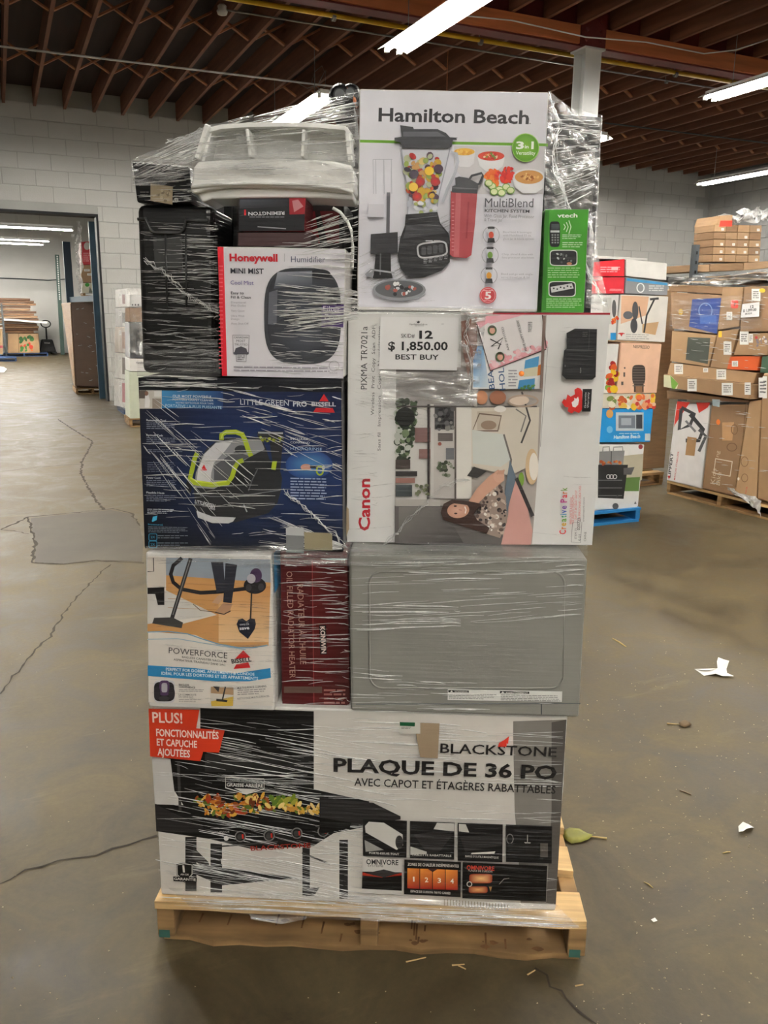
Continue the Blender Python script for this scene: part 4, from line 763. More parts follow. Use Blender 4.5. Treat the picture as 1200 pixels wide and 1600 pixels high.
A.poly([(588, 378), (716, 378), (706, 420), (670, 446), (630, 444), (598, 420)], C(230, 230, 232)); A.ell(652, 372, 62, 22, C(206, 64, 44)); A.blobs([(605, 372), (650, 358), (700, 372), (650, 388)], [C(190, 40, 34), C(110, 130, 50), C(224, 120, 60), C(230, 200, 160)], 26, 5, 9, 4)
A.ell(690, 500, 80, 50, C(226, 226, 228)); A.blobs([(615, 470), (660, 435), (690, 450), (680, 505), (640, 510)], [C(236, 120, 40), C(226, 100, 30), C(240, 140, 60)], 34, 7, 13, 5, 1.6); A.blobs([(668, 470), (690, 436), (745, 428), (758, 470), (720, 500)], [C(214, 50, 36), C(230, 70, 44), C(196, 36, 30)], 34, 7, 13, 6, 1.5)
for x, y in ((656, 514), (690, 530), (722, 518), (742, 534), (700, 545), (665, 540), (640, 500)): A.ell(x, y, 19, 17, C(120, 170, 70)).ell(x, y, 15, 13, C(222, 228, 180))
A.poly([(750, 475), (898, 475), (892, 525), (858, 548), (800, 548), (762, 520)], C(232, 232, 234)); A.ell(828, 470, 74, 38, C(226, 226, 228)); A.ell(828, 472, 66, 32, C(206, 150, 84)); A.blobs([(790, 470), (830, 452), (875, 472), (830, 495)], [C(232, 200, 130), C(190, 120, 60), C(226, 180, 110), C(150, 90, 40)], 30, 5, 9, 7)
A.ell(812, 335, 64, 67, C(150, 200, 90)); A.ell(812, 335, 60, 63, C(132, 184, 60), C(88, 148, 34), 30); A.text('3', (767, 340), (804, 340), 34, C(240, 244, 236), .035); A.text('in', (808, 338), (826, 338), 16, C(240, 244, 236), .02); A.text('1', (832, 340), (856, 340), 34, C(240, 244, 236), .035); A.text('Versatility', (766, 367), (857, 369), 17, C(240, 244, 236), .005)
A.poly([(226, 328), (462, 330), (442, 420), (408, 560), (394, 650), (258, 650), (262, 560), (236, 400)], C(206, 208, 216)); A.line([(232, 340), (240, 410), (266, 560), (260, 648)], 5, C(150, 154, 164)); A.line([(458, 340), (440, 420), (406, 560), (394, 648)], 5, C(150, 154, 164)); A.line([(464, 356), (490, 362), (496, 400), (484, 450), (446, 530), (424, 590)], 12, C(190, 194, 204)); A.line([(466, 366), (482, 372), (486, 402), (474, 450), (440, 520)], 4, C(230, 232, 238))
A.blobs([(246, 372), (432, 372), (412, 470), (388, 585), (280, 585), (258, 470)], [C(206, 166, 60), C(176, 50, 48), C(80, 60, 74), C(150, 170, 90), C(60, 50, 64), C(214, 190, 120), C(186, 84, 56), C(180, 186, 150), C(196, 150, 90)], 90, 9, 22, 21); A.blobs([(268, 585), (396, 585), (390, 640), (264, 640)], [C(222, 224, 230), C(190, 194, 204), C(160, 170, 110)], 18, 8, 16, 4)
for x, y, c_ in ((320, 495, C(204, 40, 48)), (390, 495, C(200, 44, 50)), (305, 565, C(208, 56, 52)), (362, 445, C(236, 196, 60)), (290, 460, C(70, 60, 74)), (288, 520, C(240, 200, 80)), (405, 435, C(84, 66, 80))): A.ell(x, y, 22, 21, c_, C(150, 60, 56) if c_[0] > .4 and c_[1] < .1 else c_)
A.poly([(226, 232), (286, 240), (290, 250), (400, 250), (440, 268), (458, 288), (496, 290), (472, 302), (466, 332), (448, 342), (236, 338), (226, 312), (200, 306), (200, 290), (234, 286)], C(60, 61, 66)); A.poly([(240, 262), (400, 262), (440, 285), (240, 285)], C(96, 98, 104)); A.line([(205, 298), (490, 298)], 6, C(52, 53, 58))
A.poly([(252, 648), (400, 636), (414, 690), (452, 735), (460, 780), (458, 870), (420, 910), (340, 940), (262, 940), (228, 900), (214, 840), (226, 760), (248, 700)], C(42, 42, 45)); A.poly([(256, 700), (405, 685), (440, 735), (240, 760)], C(64, 64, 68)); A.line([(265, 670), (400, 655)], 4, C(90, 90, 94)); A.ring(376, 812, 68, 34, 8, C(190, 190, 194), 30, 4, -.12); A.fine(345, 768, 420, 780, 1, C(170, 170, 174))
for k in range(4): A.ell(336+k*27, 818-k*4, 11, 20, C(78, 78, 82), pw=4)
for k in range(5): A.fine(335+k*24, 856-k*5, 353+k*24, 880-k*5, 3, C(150, 150, 154))
for x in (100, 112, 150, 185): A.line([(x, 392), (x+2, 552)], 3, C(180, 182, 192))
A.line([(100, 392), (190, 392)], 3, C(180, 182, 192)); A.line([(172, 545), (168, 800)], 16, C(92, 92, 98)); A.poly([(78, 600), (150, 600), (150, 660), (78, 660)], C(208, 208, 216)); A.poly([(90, 740), (215, 730), (216, 830), (88, 832)], C(52, 52, 56)); A.poly([(112, 826), (182, 826), (184, 915), (192, 946), (98, 946), (106, 915)], C(34, 34, 36)); A.line([(135, 830), (133, 930)], 6, C(90, 90, 94)); A.line([(64, 930), (90, 905), (200, 920)], 8, C(150, 152, 156)); A.poly([(62, 925), (100, 918), (100, 940), (70, 938)], C(140, 142, 148))
A.ell(222, 1000, 124, 50, C(140, 142, 148)); A.ell(222, 996, 112, 40, C(92, 94, 98)); A.blobs([(130, 1000), (220, 965), (320, 1000), (220, 1030)], [C(200, 200, 204), C(50, 50, 54), C(170, 90, 80), C(220, 220, 222)], 22, 5, 13, 8)
A.poly([(462, 540), (586, 548), (574, 700), (558, 838), (535, 852), (475, 848), (458, 836)], C(168, 70, 76)); A.poly([(486, 548), (510, 550), (500, 845), (475, 846)], C(184, 96, 100)); A.line([(545, 590), (535, 760)], 8, C(150, 54, 64)); A.poly([(482, 478), (500, 472), (540, 478), (590, 505), (586, 552), (466, 546), (468, 518), (484, 512)], C(70, 71, 76)); A.line([(545, 490), (560, 468), (606, 456), (612, 468), (596, 505), (572, 512)], 11, C(66, 67, 72)); A.line([(470, 524), (585, 530)], 4, C(110, 111, 116)); A.fine(466, 590, 478, 830, 14, C(220, 150, 154), .15)
A.text('MultiBlend', (620, 614), (846, 615), 41, C(88, 88, 96)); A.text('KITCHEN SYSTEM', (620, 637), (828, 641), 14, C(66, 66, 72), .02); A.text('With Glass Jar, Food Processor', (617, 662), (850, 667), 15, C(130, 130, 138)); A.text('& Travel Jar', (617, 680), (702, 682), 14, C(130, 130, 138))
for (x, y), c_ in zip(((650, 744), (645, 838), (640, 933)), (C(206, 80, 60), C(110, 150, 60), C(226, 160, 60))):
    A.ring(x, y, 38, 40, 2.5, C(150, 150, 156)); A.poly([(x-18, y-28), (x+18, y-28), (x+12, y+16), (x-12, y+16)], C(206, 208, 214)); A.ell(x, y, 12, 16, c_); A.poly([(x-14, y+14), (x+14, y+14), (x+18, y+36), (x-18, y+36)], C(50, 50, 54)); A.rect(x-16, y-38, x+16, y-28, C(60, 60, 64))
for t, x, y in (('Blend food & beverages', 705, 735), ('with MultiBlend 52 oz.', 705, 750), ('glass jar & blade system', 705, 766), ('Chop, shred & slice with', 700, 838), ('food processor attachment', 700, 853), ('Blend and go with single-', 696, 930), ('serve travel jar & lid', 696, 945)): A.text(t, (x, y), (x+len(t)*6, y+1), 9, C(160, 160, 168))
A.ell(635, 1025, 39, 39, C(200, 70, 76)); A.ring(635, 1025, 33, 33, 2, C(236, 190, 194)); A.text('5', (620, 1042), (650, 1042), 34, C(244, 236, 236), .03); A.fine(612, 1000, 660, 1008, 1, C(236, 190, 194)); A.fine(615, 1048, 655, 1054, 1, C(236, 190, 194))
A.build('printed_front', root, inv)

# ---------------------------------------------------------------- phone carton
pl = SP(1.85); GC = C(66, 156, 40)
root, inv, q = carton('phone_carton', 'small bright green cordless phone carton beside the blender carton', pl, [(851, 327), (920, 326.5), (913, 487), (846, 487)], .12, mat('green_cardboard', C(60, 140, 38), .5, .06, film=.3), zb=1.496, jit=.0008, bevel=.002)
A = Art(pl).frame(550, 120, 3)
A.poly([(908, 626), (1106, 624), (1085, 1094), (892, 1094)], GC); A.poly([(908, 626), (925, 626), (908, 1094), (892, 1094)], C(48, 124, 30)); A.text('vtech', (962, 660), (1056, 659), 19, C(240, 246, 238), .02)
A.ell(950, 738, 25, 60, C(28, 30, 32), pw=5); A.rect(934, 690, 970, 716, C(60, 66, 72)); A.rect(930, 720, 972, 730, C(190, 196, 196))
for i in range(4):
    for j in range(3): A.rect(935+j*13, 738+i*12, 943+j*13, 745+i*12, C(130, 134, 136))
for k in range(3): A.line([(992+k*12, 690-k*8), (1000+k*13, 704), (992+k*12, 718+k*9)], 4, C(214, 240, 206))
A.fine(985, 740, 1075, 765, 3, C(190, 226, 180), .4); A.fine(985, 776, 1082, 805, 3, C(190, 226, 180), .4); A.ell(991, 849, 65, 38, C(214, 220, 212), n=30, pw=6); A.ell(991, 849, 61, 34, C(34, 36, 38), n=30, pw=6); A.blobs([(940, 830), (1020, 825), (1030, 870), (950, 870)], [C(180, 184, 184), C(110, 114, 116), C(70, 74, 76)], 12, 4, 8, 4); A.ell(1018, 876, 12, 7, C(190, 130, 100)); A.fine(917, 895, 1070, 948, 5, C(170, 216, 156), .35)
A.ell(984, 995, 64, 37, C(214, 220, 212), n=30, pw=6); A.ell(984, 995, 60, 33, C(36, 38, 40), n=30, pw=6); A.poly([(930, 985), (1030, 968), (1038, 992), (934, 1012)], C(196, 198, 198))
for k in range(6): A.ell(945+k*16, 992-k*2.6+(k % 2)*6, 4, 4, C(40, 42, 44))
A.fine(910, 1040, 1075, 1088, 5, C(170, 216, 156), .35); A.build('printed_front', root, inv)

# ---------------------------------------------------------------- dark wrapped carton behind blender carton
pl = SP(2.185); root, inv, q = carton('dark_carton', 'black carton behind the blender carton at the right edge of the stack', pl, [(780, 170), (942, 182), (924, 488), (775, 484)], .25, DARKC, zb=1.496)
A = Art(pl, .0015); A.poly([(862, 230), (930, 235), (925, 330), (868, 330)], C(60, 58, 54)); A.build('label_print', root, inv)
# ---------------------------------------------------------------- left top group
pl = SP(1.80)
# tall black plastic bin under the black carton
root, inv = thing('black_plastic_bin', 'tall translucent black plastic bin at the left of the stack behind the humidifier carton', 'bin', pl.at(300, 600)-pl.n*.2, YAW)
BPL = mat('smoked_plastic', C(17, 17, 18), .3, .2, (10, 10, 10), film=.35, spec=.3)
tl, tr, brr, bll = pl.at(213, 319), pl.at(333, 322), pl.at(336, 590), pl.at(222, 588)
for v in (brr, bll): v.z = 1.358
bk_ = -pl.n*.36
mb = MB(); mb.hexa([bll, brr, brr+bk_, bll+bk_, tl, tr, tr+bk_, tl+bk_]); mb.build('bin_wall', BPL, root, inv, bevel=.014, seg=3)
GREYP = mat('smoked_plastic_edge', C(46, 47, 47), .3, .1, film=.3)
mb = MB(); mb.tube([pl.at(x, y)+pl.n*.004 for x, y in ((216, 343), (228, 342), (236, 360), (242, 364), (282, 364), (288, 358), (292, 344), (326, 345))], .0035, 6); mb.build('moulded_rim', GREYP, root, inv, smooth=True)
for x0, x1 in ((291, 292), (259, 262)): 
    mb = MB(); mb.tube([pl.at(x0, 366)+pl.n*.003, pl.at(x1, 480)+pl.n*.003], .0022, 6); mb.build('moulded_rib', GREYP, root, inv, smooth=True)
mb = MB(); mb.prism([pl.at(*p)+pl.n*.003 for p in ((240, 372), (284, 372), (286, 420), (243, 420))], -pl.n*.003); mb.build('recessed_panel', GREYP, root, inv)
ztop = tl.z
pl = SP(1.79)
root, inv, q = carton('black_carton', 'flat black carton with a tan label at the upper left corner of the stack', pl, [(204, 252), (297, 260), (299, 330), (213, 318)], .3, DARKC, zb=ztop+.002, jit=.003)
A = Art(pl, .0035); A.poly([(236, 287), (271, 292), (270, 320), (236, 314)], C(150, 136, 112)); A.blobs([(240, 292), (268, 296), (266, 316), (240, 311)], [C(120, 108, 90), C(170, 156, 132)], 14, 1.5, 3, 3); A.ell(276, 313, 3.6, 3.6, C(170, 168, 164)); A.text('17', (273.5, 315), (278.5, 315), 3, C(40, 40, 40), .02); A.text('HYPER', (273, 307), (281, 308), 1.8, C(170, 168, 164)); A.fine(220, 300, 234, 303, 1, C(110, 108, 106)); A.fine(220, 304, 232, 307, 1, C(110, 108, 106)); A.build('label', root, inv)
# dark red-and-black carton behind, carrying the white bin
pl = SP(1.925)
root, inv, q = carton('hair_tool_carton', 'black and red carton lying under the white plastic bin, behind the humidifier carton', pl, [(362, 312), (538, 312), (538, 590), (362, 588)], .24, DARKC, zb=1.358)
A = Art(pl, .0015); A.poly([(370, 320), (534, 320), (534, 480), (370, 480)], C(34, 26, 28)); A.poly([(500, 330), (530, 330), (530, 380), (512, 380)], C(96, 24, 30)); A.poly([(470, 330), (492, 330), (500, 380), (478, 380)], C(120, 26, 34)); A.build('printed_front', root, inv)
root, inv, q2 = carton('added_gap_carton', 'slim black carton standing in the gap left of the blender carton', SP(2.2), [(520, 318), (600, 320), (600, 486), (522, 484)], .1, DARKC, zb=1.496)  # added so the gap shows dark instead of the bright wall behind
ztop2 = q[0].z
pl = SP(1.765)
root, inv, q = carton('shaver_carton', 'small black and red shaver carton lying upside down beneath the white plastic bin', pl, [(373, 309), (478, 309), (476, 362), (372, 361)], .12, mat('dark_red_box_side', C(130, 24, 34), .45, .1, film=.5), jit=.0006, bevel=.002)
A = Art(pl, .0008).frame(200, 120, 3.158)
A.poly([(548, 600), (876, 598), (870, 760), (546, 762)], C(26, 26, 30)); A.grad([(552, 606), (792, 604), (790, 640), (552, 650)], [C(80, 84, 92), C(40, 42, 48), C(28, 28, 32), C(50, 52, 58)]); A.poly([(795, 598), (876, 598), (872, 678), (797, 680)], C(150, 28, 40)); A.poly([(810, 612), (840, 606), (866, 640), (820, 668)], C(190, 130, 134)); A.text('REMINGTON', (772, 664), (594, 668), 17, C(206, 206, 212), .02); A.line([(578, 656), (578, 684)], 9, C(206, 40, 50)); A.line([(640, 740), (780, 750)], 5, C(160, 160, 166)); A.fine(600, 690, 780, 700, 1, C(120, 120, 126)); A.build('printed_front', root, inv)
sz = q[2].z
root, inv, q = carton('added_red_carton', 'thin dark red carton under the shaver carton, on the humidifier carton', SP(1.768), [(371, 363), (488, 363), (486, 382), (371, 381)], .11, mat('deep_red_cardboard', C(52, 14, 18), .45, .1, film=.4), zt=sz-.001, zb=hum_top+.001, jit=.0004, bevel=.002)  # added filler; its dark red stands in for a reflection under the shaver carton
root, inv, q = carton('added_rear_carton', 'black carton in the gap between the black bin and the shaver carton', SP(2.185), [(312, 300), (420, 300), (420, 590), (314, 590)], .14, DARKC, zb=1.358)  # added to cover the bright wall and leave this gap dark
# white plastic bin
PLW = mat('white_plastic', C(236, 236, 232), .35, .03, (6, 6, 6), film=.4)
root, inv = thing('white_plastic_bin', 'large upturned white plastic bin shell at the top left of the stack', 'bin', SP(1.9).at(430, 312), YAW)
pf = SP(1.76); pb_ = SP(1.84); bk_ = -pf.n*.14
def wl(name, outline, plane, back, bev=.006): 
    mb = MB(); mb.prism([plane.at(*p) for p in outline], -plane.n*back); return mb.build(name, PLW, root, inv, bevel=bev, seg=3)
wl('front_lip', [(297, 298), (302, 262), (309, 252), (340, 250), (430, 247), (520, 251), (550, 258), (553, 276), (554, 298), (545, 301), (500, 296), (430, 292), (360, 292), (320, 297), (303, 303)], pf, .14, .01)
wl('lower_flange', [(306, 301), (330, 296), (430, 291), (510, 295), (552, 300), (552, 312), (500, 309), (420, 309), (330, 311), (316, 316)], SP(1.775), .12, .004)
mb = MB(); mb.tube([pf.at(*p)+pf.n*.001 for p in ((299, 293), (330, 289), (380, 287), (430, 287), (480, 288), (530, 294), (552, 300))], .0035, 6); mb.build('rim_bead', PLW, root, inv, smooth=True)
wl('inner_panel', [(322, 252), (338, 202), (430, 197), (520, 199), (546, 206), (549, 254), (430, 250)], SP(1.835), .07, .006)
for a_, b_, wd in (((330, 200), (314, 252), 5), ((391, 207), (396, 250), 4), ((478, 208), (476, 250), 4), ((545, 212), (549, 256), 6)):
    mb = MB(); m_ = SP(1.79); mb.bar(m_.at(*a_), m_.at(*b_), .007*wd/4, .07, tuple(pf.n)); mb.build('rib', PLW, root, inv, bevel=.002)
mb = MB(); tp = [(326, 203), (345, 198), (390, 195), (440, 194), (500, 196), (540, 200), (548, 212)]
for i in range(len(tp)-1):
    a_, b_ = SP(1.775).at(*tp[i]), SP(1.775).at(*tp[i+1]); mb.bar(a_-pf.n*.06, b_-pf.n*.06, .12, .008, (0, 0, 1))
mb.build('top_rim', PLW, root, inv)
mb = MB(); mb.hexa([pf.at(303, 300), pf.at(303, 300)+Vector((.006, 0, 0)), pf.at(303, 300)+Vector((.006, 0, 0))+bk_, pf.at(303, 300)+bk_, SP(1.78).at(327, 204), SP(1.78).at(327, 204)+Vector((.006, 0, 0)), SP(1.78).at(327, 204)+Vector((.006, 0, 0))+bk_, SP(1.78).at(327, 204)+bk_]); mb.build('side_wall', PLW, root, inv)
# black and orange tool at the top
root, inv = thing('garden_blower', 'black tool with round orange-edged wheels poking out at the top beside the blender carton', 'tool', SP(1.95).at(540, 200), YAW)
pt = SP(1.93); ORG = mat('orange_plastic', C(206, 112, 60), .4, .08, film=.3)
for (x, y, r_) in ((531, 148, .026), (547, 145, .022)):
    c_ = pt.at(x, y); mb = MB(); mb.lathe(c_, [(r_*.55, .0), (r_*.8, .004), (r_, .012), (r_, .04), (r_*.9, .048)], 20, -pt.n); mb.build('wheel', BLACKP, root, inv)
    mb = MB(); mb.lathe(c_+pt.n*.003, [(r_*.42, 0), (r_*.42, .004)], 16, -pt.n); mb.build('hub', mat('dark_hub', C(50, 52, 54), .3, .1), root, inv)
mb = MB(); mb.prism([pt.at(*p) for p in ((541, 134), (552, 139), (557, 158), (553, 162), (548, 146), (540, 139))], -pt.n*.05); mb.build('orange_shroud', ORG, root, inv, bevel=.003)
mb = MB(); mb.prism([SP(1.95).at(*p) for p in ((512, 152), (552, 158), (557, 250), (547, 250), (520, 178))], -pt.n*.12); mb.build('motor_housing', BLACKP, root, inv, bevel=.01)
for k in range(4):
    mb = MB(); m_ = SP(1.945); mb.tube([m_.at(517+k*3, 163+k*9), m_.at(553, 168+k*10)], .004, 6); mb.build('cooling_fin', BLACKP, root, inv, smooth=True)
# white cable from the bin
root, inv = thing('power_cord', 'thin pale power cord looping beside the blender carton', 'cord', SP(1.755).at(548, 420), YAW)
mb = MB(); m_ = SP(1.75); mb.tube([m_.at(*p) for p in ((520, 325), (532, 332), (543, 346), (549, 360), (551, 385), (550, 420))], .0035, 6); mb.build('cable', PLW, root, inv, smooth=True)
# ================================================================== STRETCH FILM ROUND THE STACK
def film_mat(name, lo, hi, scale, rot=0, rough=.16, base=.88, gl_=.45):
    m, nt, p = nodes(name); N, L = nt.nodes, nt.links
    p.inputs['Base Color'].default_value = (base, base, base*.985, 1); p.inputs['Roughness'].default_value = rough; p.inputs['Specular IOR Level'].default_value = .8
    tc = N.new('ShaderNodeTexCoord'); mp = N.new('ShaderNodeMapping'); mp.inputs['Scale'].default_value = scale; mp.inputs['Rotation'].default_value = (0, rot, 0); L.new(tc.outputs['Object'], mp.inputs['Vector'])
    nz = N.new('ShaderNodeTexNoise'); nz.inputs['Scale'].default_value = 1; nz.inputs['Detail'].default_value = 4; nz.inputs['Distortion'].default_value = .5; L.new(mp.outputs[0], nz.inputs['Vector'])
    rg = N.new('ShaderNodeMapRange'); rg.inputs[1].default_value = .42; rg.inputs[2].default_value = .78; rg.inputs[3].default_value = lo; rg.inputs[4].default_value = hi; L.new(nz.outputs['Fac'], rg.inputs[0])
    bn = N.new('ShaderNodeBump'); bn.inputs['Strength'].default_value = .8; bn.inputs['Distance'].default_value = .01; L.new(nz.outputs['Fac'], bn.inputs['Height']); L.new(bn.outputs[0], p.inputs['Normal'])
    tr = N.new('ShaderNodeBsdfTransparent'); mx = N.new('ShaderNodeMixShader'); gl = N.new('ShaderNodeBsdfGlossy'); gl.inputs['Roughness'].default_value = .1; L.new(bn.outputs[0], gl.inputs['Normal'])
    m0 = N.new('ShaderNodeMixShader'); m0.inputs[0].default_value = gl_; L.new(p.outputs[0], m0.inputs[1]); L.new(gl.outputs[0], m0.inputs[2])
    L.new(rg.outputs[0], mx.inputs[0]); L.new(tr.outputs[0], mx.inputs[1]); L.new(m0.outputs[0], mx.inputs[2]); L.new(mx.outputs[0], nt.nodes['Material Output'].inputs[0])
    MATS[name] = m; return m
FILMH = film_mat('stretch_film_taut', .05, .55, (5, 5, 110), .12)
FILMD = film_mat('stretch_film_slack', .08, .85, (12, 12, 60), -.5, .16, .97)
FOLD = film_mat('stretch_film_fold', .6, 1.0, (40, 40, 40), 0, .25, .97, .2); FOLDT = film_mat('stretch_film_fold_thin', .04, .3, (40, 40, 40), 0, .22)  # bunched film is whitish; white raised further to stand in for glints
wrap, winv = thing('stretch_wrap', 'clear stretch film wound around the stack of cartons and down to the pine pallet', 'plastic wrap', mid+Vector((0, .3, .12)), YAW)
def sheet(top, bot, n=24, m=14, amp=.006, mt=FILMH, seed=0, sag=0.0):
    """film between two edge curves given as (photo x, y, depth plane)"""
    T = [SP(d).at(x, y) for x, y, d in top]; Bt = [SP(d).at(x, y) for x, y, d in bot]
    def along(P, t):
        f = t*(len(P)-1); i = min(int(f), len(P)-2); return P[i].lerp(P[i+1], f-i)
    def fn(u, v):
        p = along(T, u).lerp(along(Bt, u), v); w_ = noise.noise_vector(Vector((u*6+seed, v*9, seed*1.7)))
        e = math.sin(math.pi*v)
        return p+Vector((w_.x*.4, w_.y, w_.z*.5))*amp*(e+.15)+Vector((0, 1, 0))*sag*e*math.sin(math.pi*u)
    mb = MB(); mb.grid(fn, n, m); return mb.build('film_sheet', mt, wrap, winv, smooth=True, fix=False)
sheet([(205, 250, 1.80), (262, 223, 1.85), (332, 194, 1.83), (430, 180, 1.83), (515, 152, 1.9), (562, 138, 1.852)], [(207, 290, 1.77), (255, 290, 1.765), (300, 268, 1.745), (400, 262, 1.742), (500, 268, 1.742), (560, 290, 1.745)], 40, 16, .006, FILMD, 1)
sheet([(205, 250, 1.775), (250, 246, 1.77), (300, 240, 1.755)], [(206, 275, 1.765), (250, 280, 1.755), (300, 270, 1.742)], 16, 8, .005, FILMH, 2)
sheet([(858, 142, 1.85), (890, 168, 2.0), (942, 181, 2.17)], [(850, 330, 1.845), (895, 400, 1.98), (926, 488, 2.15)], 18, 24, .014, FILMD, 3, .02)
sheet([(922, 340, 1.83), (935, 400, 1.9)], [(915, 480, 1.80), (952, 489, 1.80)], 8, 12, .008, FILMD, 4)
sheet([(228, 852, 1.70), (380, 856, 1.70), (545, 846, 1.75), (700, 848, 1.79), (918, 852, 1.79)], [(229, 874, 1.69), (380, 882, 1.69), (545, 884, 1.705), (700, 876, 1.702), (918, 868, 1.702)], 40, 8, .006, FILMH, 5)
sheet([(520, 478, 1.79), (560, 476, 1.79), (620, 480, 1.79), (735, 478, 1.79), (770, 478, 1.79)], [(520, 494, 1.785), (560, 492, 1.785), (620, 490, 1.784), (735, 492, 1.785), (770, 492, 1.785)], 24, 6, .006, FILMH, 6)
sheet([(720, 480, 1.79), (760, 485, 1.785)], [(715, 600, 1.785), (745, 640, 1.785)], 8, 16, .01, FILMD, 7)
sheet([(594, 580, 1.786), (660, 582, 1.786), (735, 580, 1.786)], [(600, 640, 1.788), (660, 625, 1.788), (738, 640, 1.788)], 16, 12, .008, FILMD, 8)
sheet([(255, 1380, 1.705), (400, 1390, 1.705), (560, 1400, 1.705), (720, 1408, 1.705), (868, 1412, 1.70)], [(300, 1420, 1.685), (420, 1432, 1.68), (560, 1438, 1.68), (740, 1446, 1.675), (905, 1450, 1.67)], 44, 8, .006, FILMH, 9)
sheet([(215, 530, 1.80), (245, 548, 1.795), (340, 530, 1.79)], [(214, 588, 1.715), (250, 590, 1.712), (345, 588, 1.712)], 20, 10, .005, FILMH, 10)
sheet([(390, 1428, 1.68), (440, 1434, 1.675), (480, 1432, 1.68)], [(392, 1436, 1.672), (440, 1444, 1.67), (478, 1436, 1.672)], 10, 5, .003, FILMD, 11)
# taut folds: thin bunched ridges of film, too many and too fine to tell apart
fmA = MB(); fmB = MB(); fm = fmA; R_ = random.Random(21)
def folds(d, p0, p1, p2, p3, n, l0, l1, seed=0, rad=.00062, bow=1.5):
    """n folds inside the photo quad p0 p1 p2 p3 (left edge p0-p3, right edge p1-p2) lying on depth plane d"""
    for k in range(int(n*1.5)):
        t = R_.random(); s0 = R_.uniform(-.05, .95); ln = R_.uniform(l0, l1); s1 = min(s0+ln, 1.0)
        if s1-s0 < .02: continue
        s0 = max(s0, 0); t2 = t+R_.uniform(-.02, .02); pts = []; lift = R_.uniform(.0018, .004); off = R_.uniform(-bow, bow); N_ = 5
        for i in range(N_):
            s_ = s0+(s1-s0)*i/(N_-1); tt = t+(t2-t)*i/(N_-1)
            x = (p0[0]*(1-s_)+p1[0]*s_)*(1-tt)+(p3[0]*(1-s_)+p2[0]*s_)*tt; y = (p0[1]*(1-s_)+p1[1]*s_)*(1-tt)+(p3[1]*(1-s_)+p2[1]*s_)*tt+off*math.sin(math.pi*i/(N_-1))+R_.uniform(-.3, .3)
            pl_ = SP(d); pts.append(pl_.at(x, y)+pl_.n*lift)
        fm_ = fmB if (d in (1.86, 1.70) or (d == 1.80 and p0[0] > 400)) else fmA; r0 = rad*R_.choice((.6, .7, .8, 1, 1.2, 1.9)); fm_.tube(pts, [r0*.3, r0, r0, r0, r0*.3], 4, cap=False)
G = 1.722   # griddle carton
folds(G, (290, 1110), (620, 1170), (620, 1440), (240, 1360), 150, .1, .45); folds(G, (240, 1120), (880, 1135), (872, 1400), (250, 1385), 90, .05, .25); folds(G, (280, 1330), (640, 1400), (560, 1420), (260, 1380), 40, .1, .5)
folds(G, (500, 1120), (720, 1128), (720, 1200), (520, 1190), 30, .2, .6); folds(1.69, (250, 1398), (900, 1428), (905, 1448), (250, 1415), 40, .08, .4)
folds(1.70, (400, 880), (440, 882), (440, 1100), (330, 1095), 40, .3, 1.0); folds(1.70, (232, 870), (430, 876), (430, 1100), (234, 1096), 40, .1, .5)
folds(1.742, (436, 870), (548, 872), (550, 1110), (440, 1110), 60, .15, .8); folds(1.712, (545, 870), (915, 868), (908, 960), (545, 990), 42, .1, .4); folds(1.712, (545, 940), (720, 945), (720, 980), (545, 985), 16, .3, .9, rad=.0008); folds(1.712, (545, 1040), (760, 1060), (900, 1110), (548, 1110), 22, .1, .35)
folds(1.72, (225, 610), (400, 740), (330, 850), (225, 700), 34, .1, .4); folds(1.72, (220, 595), (535, 605), (537, 850), (228, 850), 70, .05, .25); folds(1.72, (330, 600), (535, 640), (535, 760), (420, 690), 34, .1, .45); folds(1.72, (420, 800), (535, 850), (535, 858), (400, 858), 40, .2, .7)
folds(1.745, (430, 440), (540, 450), (538, 585), (420, 580), 60, .1, .5); folds(1.742, (430, 440), (560, 455), (562, 500), (440, 520), 70, .2, .8); folds(1.742, (420, 380), (560, 372), (556, 440), (450, 430), 20, .3, .8)
folds(1.80, (216, 345), (340, 350), (344, 580), (224, 580), 150, .1, .7, rad=.0004); folds(1.715, (216, 586), (340, 590), (340, 606), (218, 604), 20, .2, .7)
folds(1.79, (205, 255), (300, 240), (300, 320), (212, 318), 50, .2, .8, rad=.0005); folds(1.755, (300, 215), (556, 190), (556, 300), (300, 290), 60, .05, .3); folds(1.735, (480, 345), (560, 318), (560, 380), (470, 400), 30, .3, .9)
folds(1.86, (560, 400), (730, 320), (740, 360), (558, 480), 70, .15, .7); folds(1.86, (556, 420), (600, 405), (680, 470), (556, 480), 40, .3, .8)
folds(2.02, (862, 180), (938, 190), (928, 300), (862, 330), 50, .2, .7); folds(1.80, (545, 560), (700, 600), (690, 680), (545, 650), 40, .1, .5); folds(1.80, (545, 490), (950, 492), (925, 850), (542, 845), 14, .04, .2); folds(1.80, (550, 500), (590, 495), (590, 800), (545, 800), 30, .3, 1)
folds(1.79, (210, 252), (330, 196), (330, 240), (212, 290), 45, .2, .8); folds(1.80, (330, 196), (560, 142), (556, 200), (330, 230), 45, .1, .5)
folds(1.70, (228, 852), (920, 850), (918, 884), (230, 882), 70, .05, .25)
for f_, mm in ((fmA, FOLD), (fmB, FOLDT)):
    o = f_.build('film_folds', mm, wrap, winv, smooth=True, fix=False); o['kind'] = 'stuff'
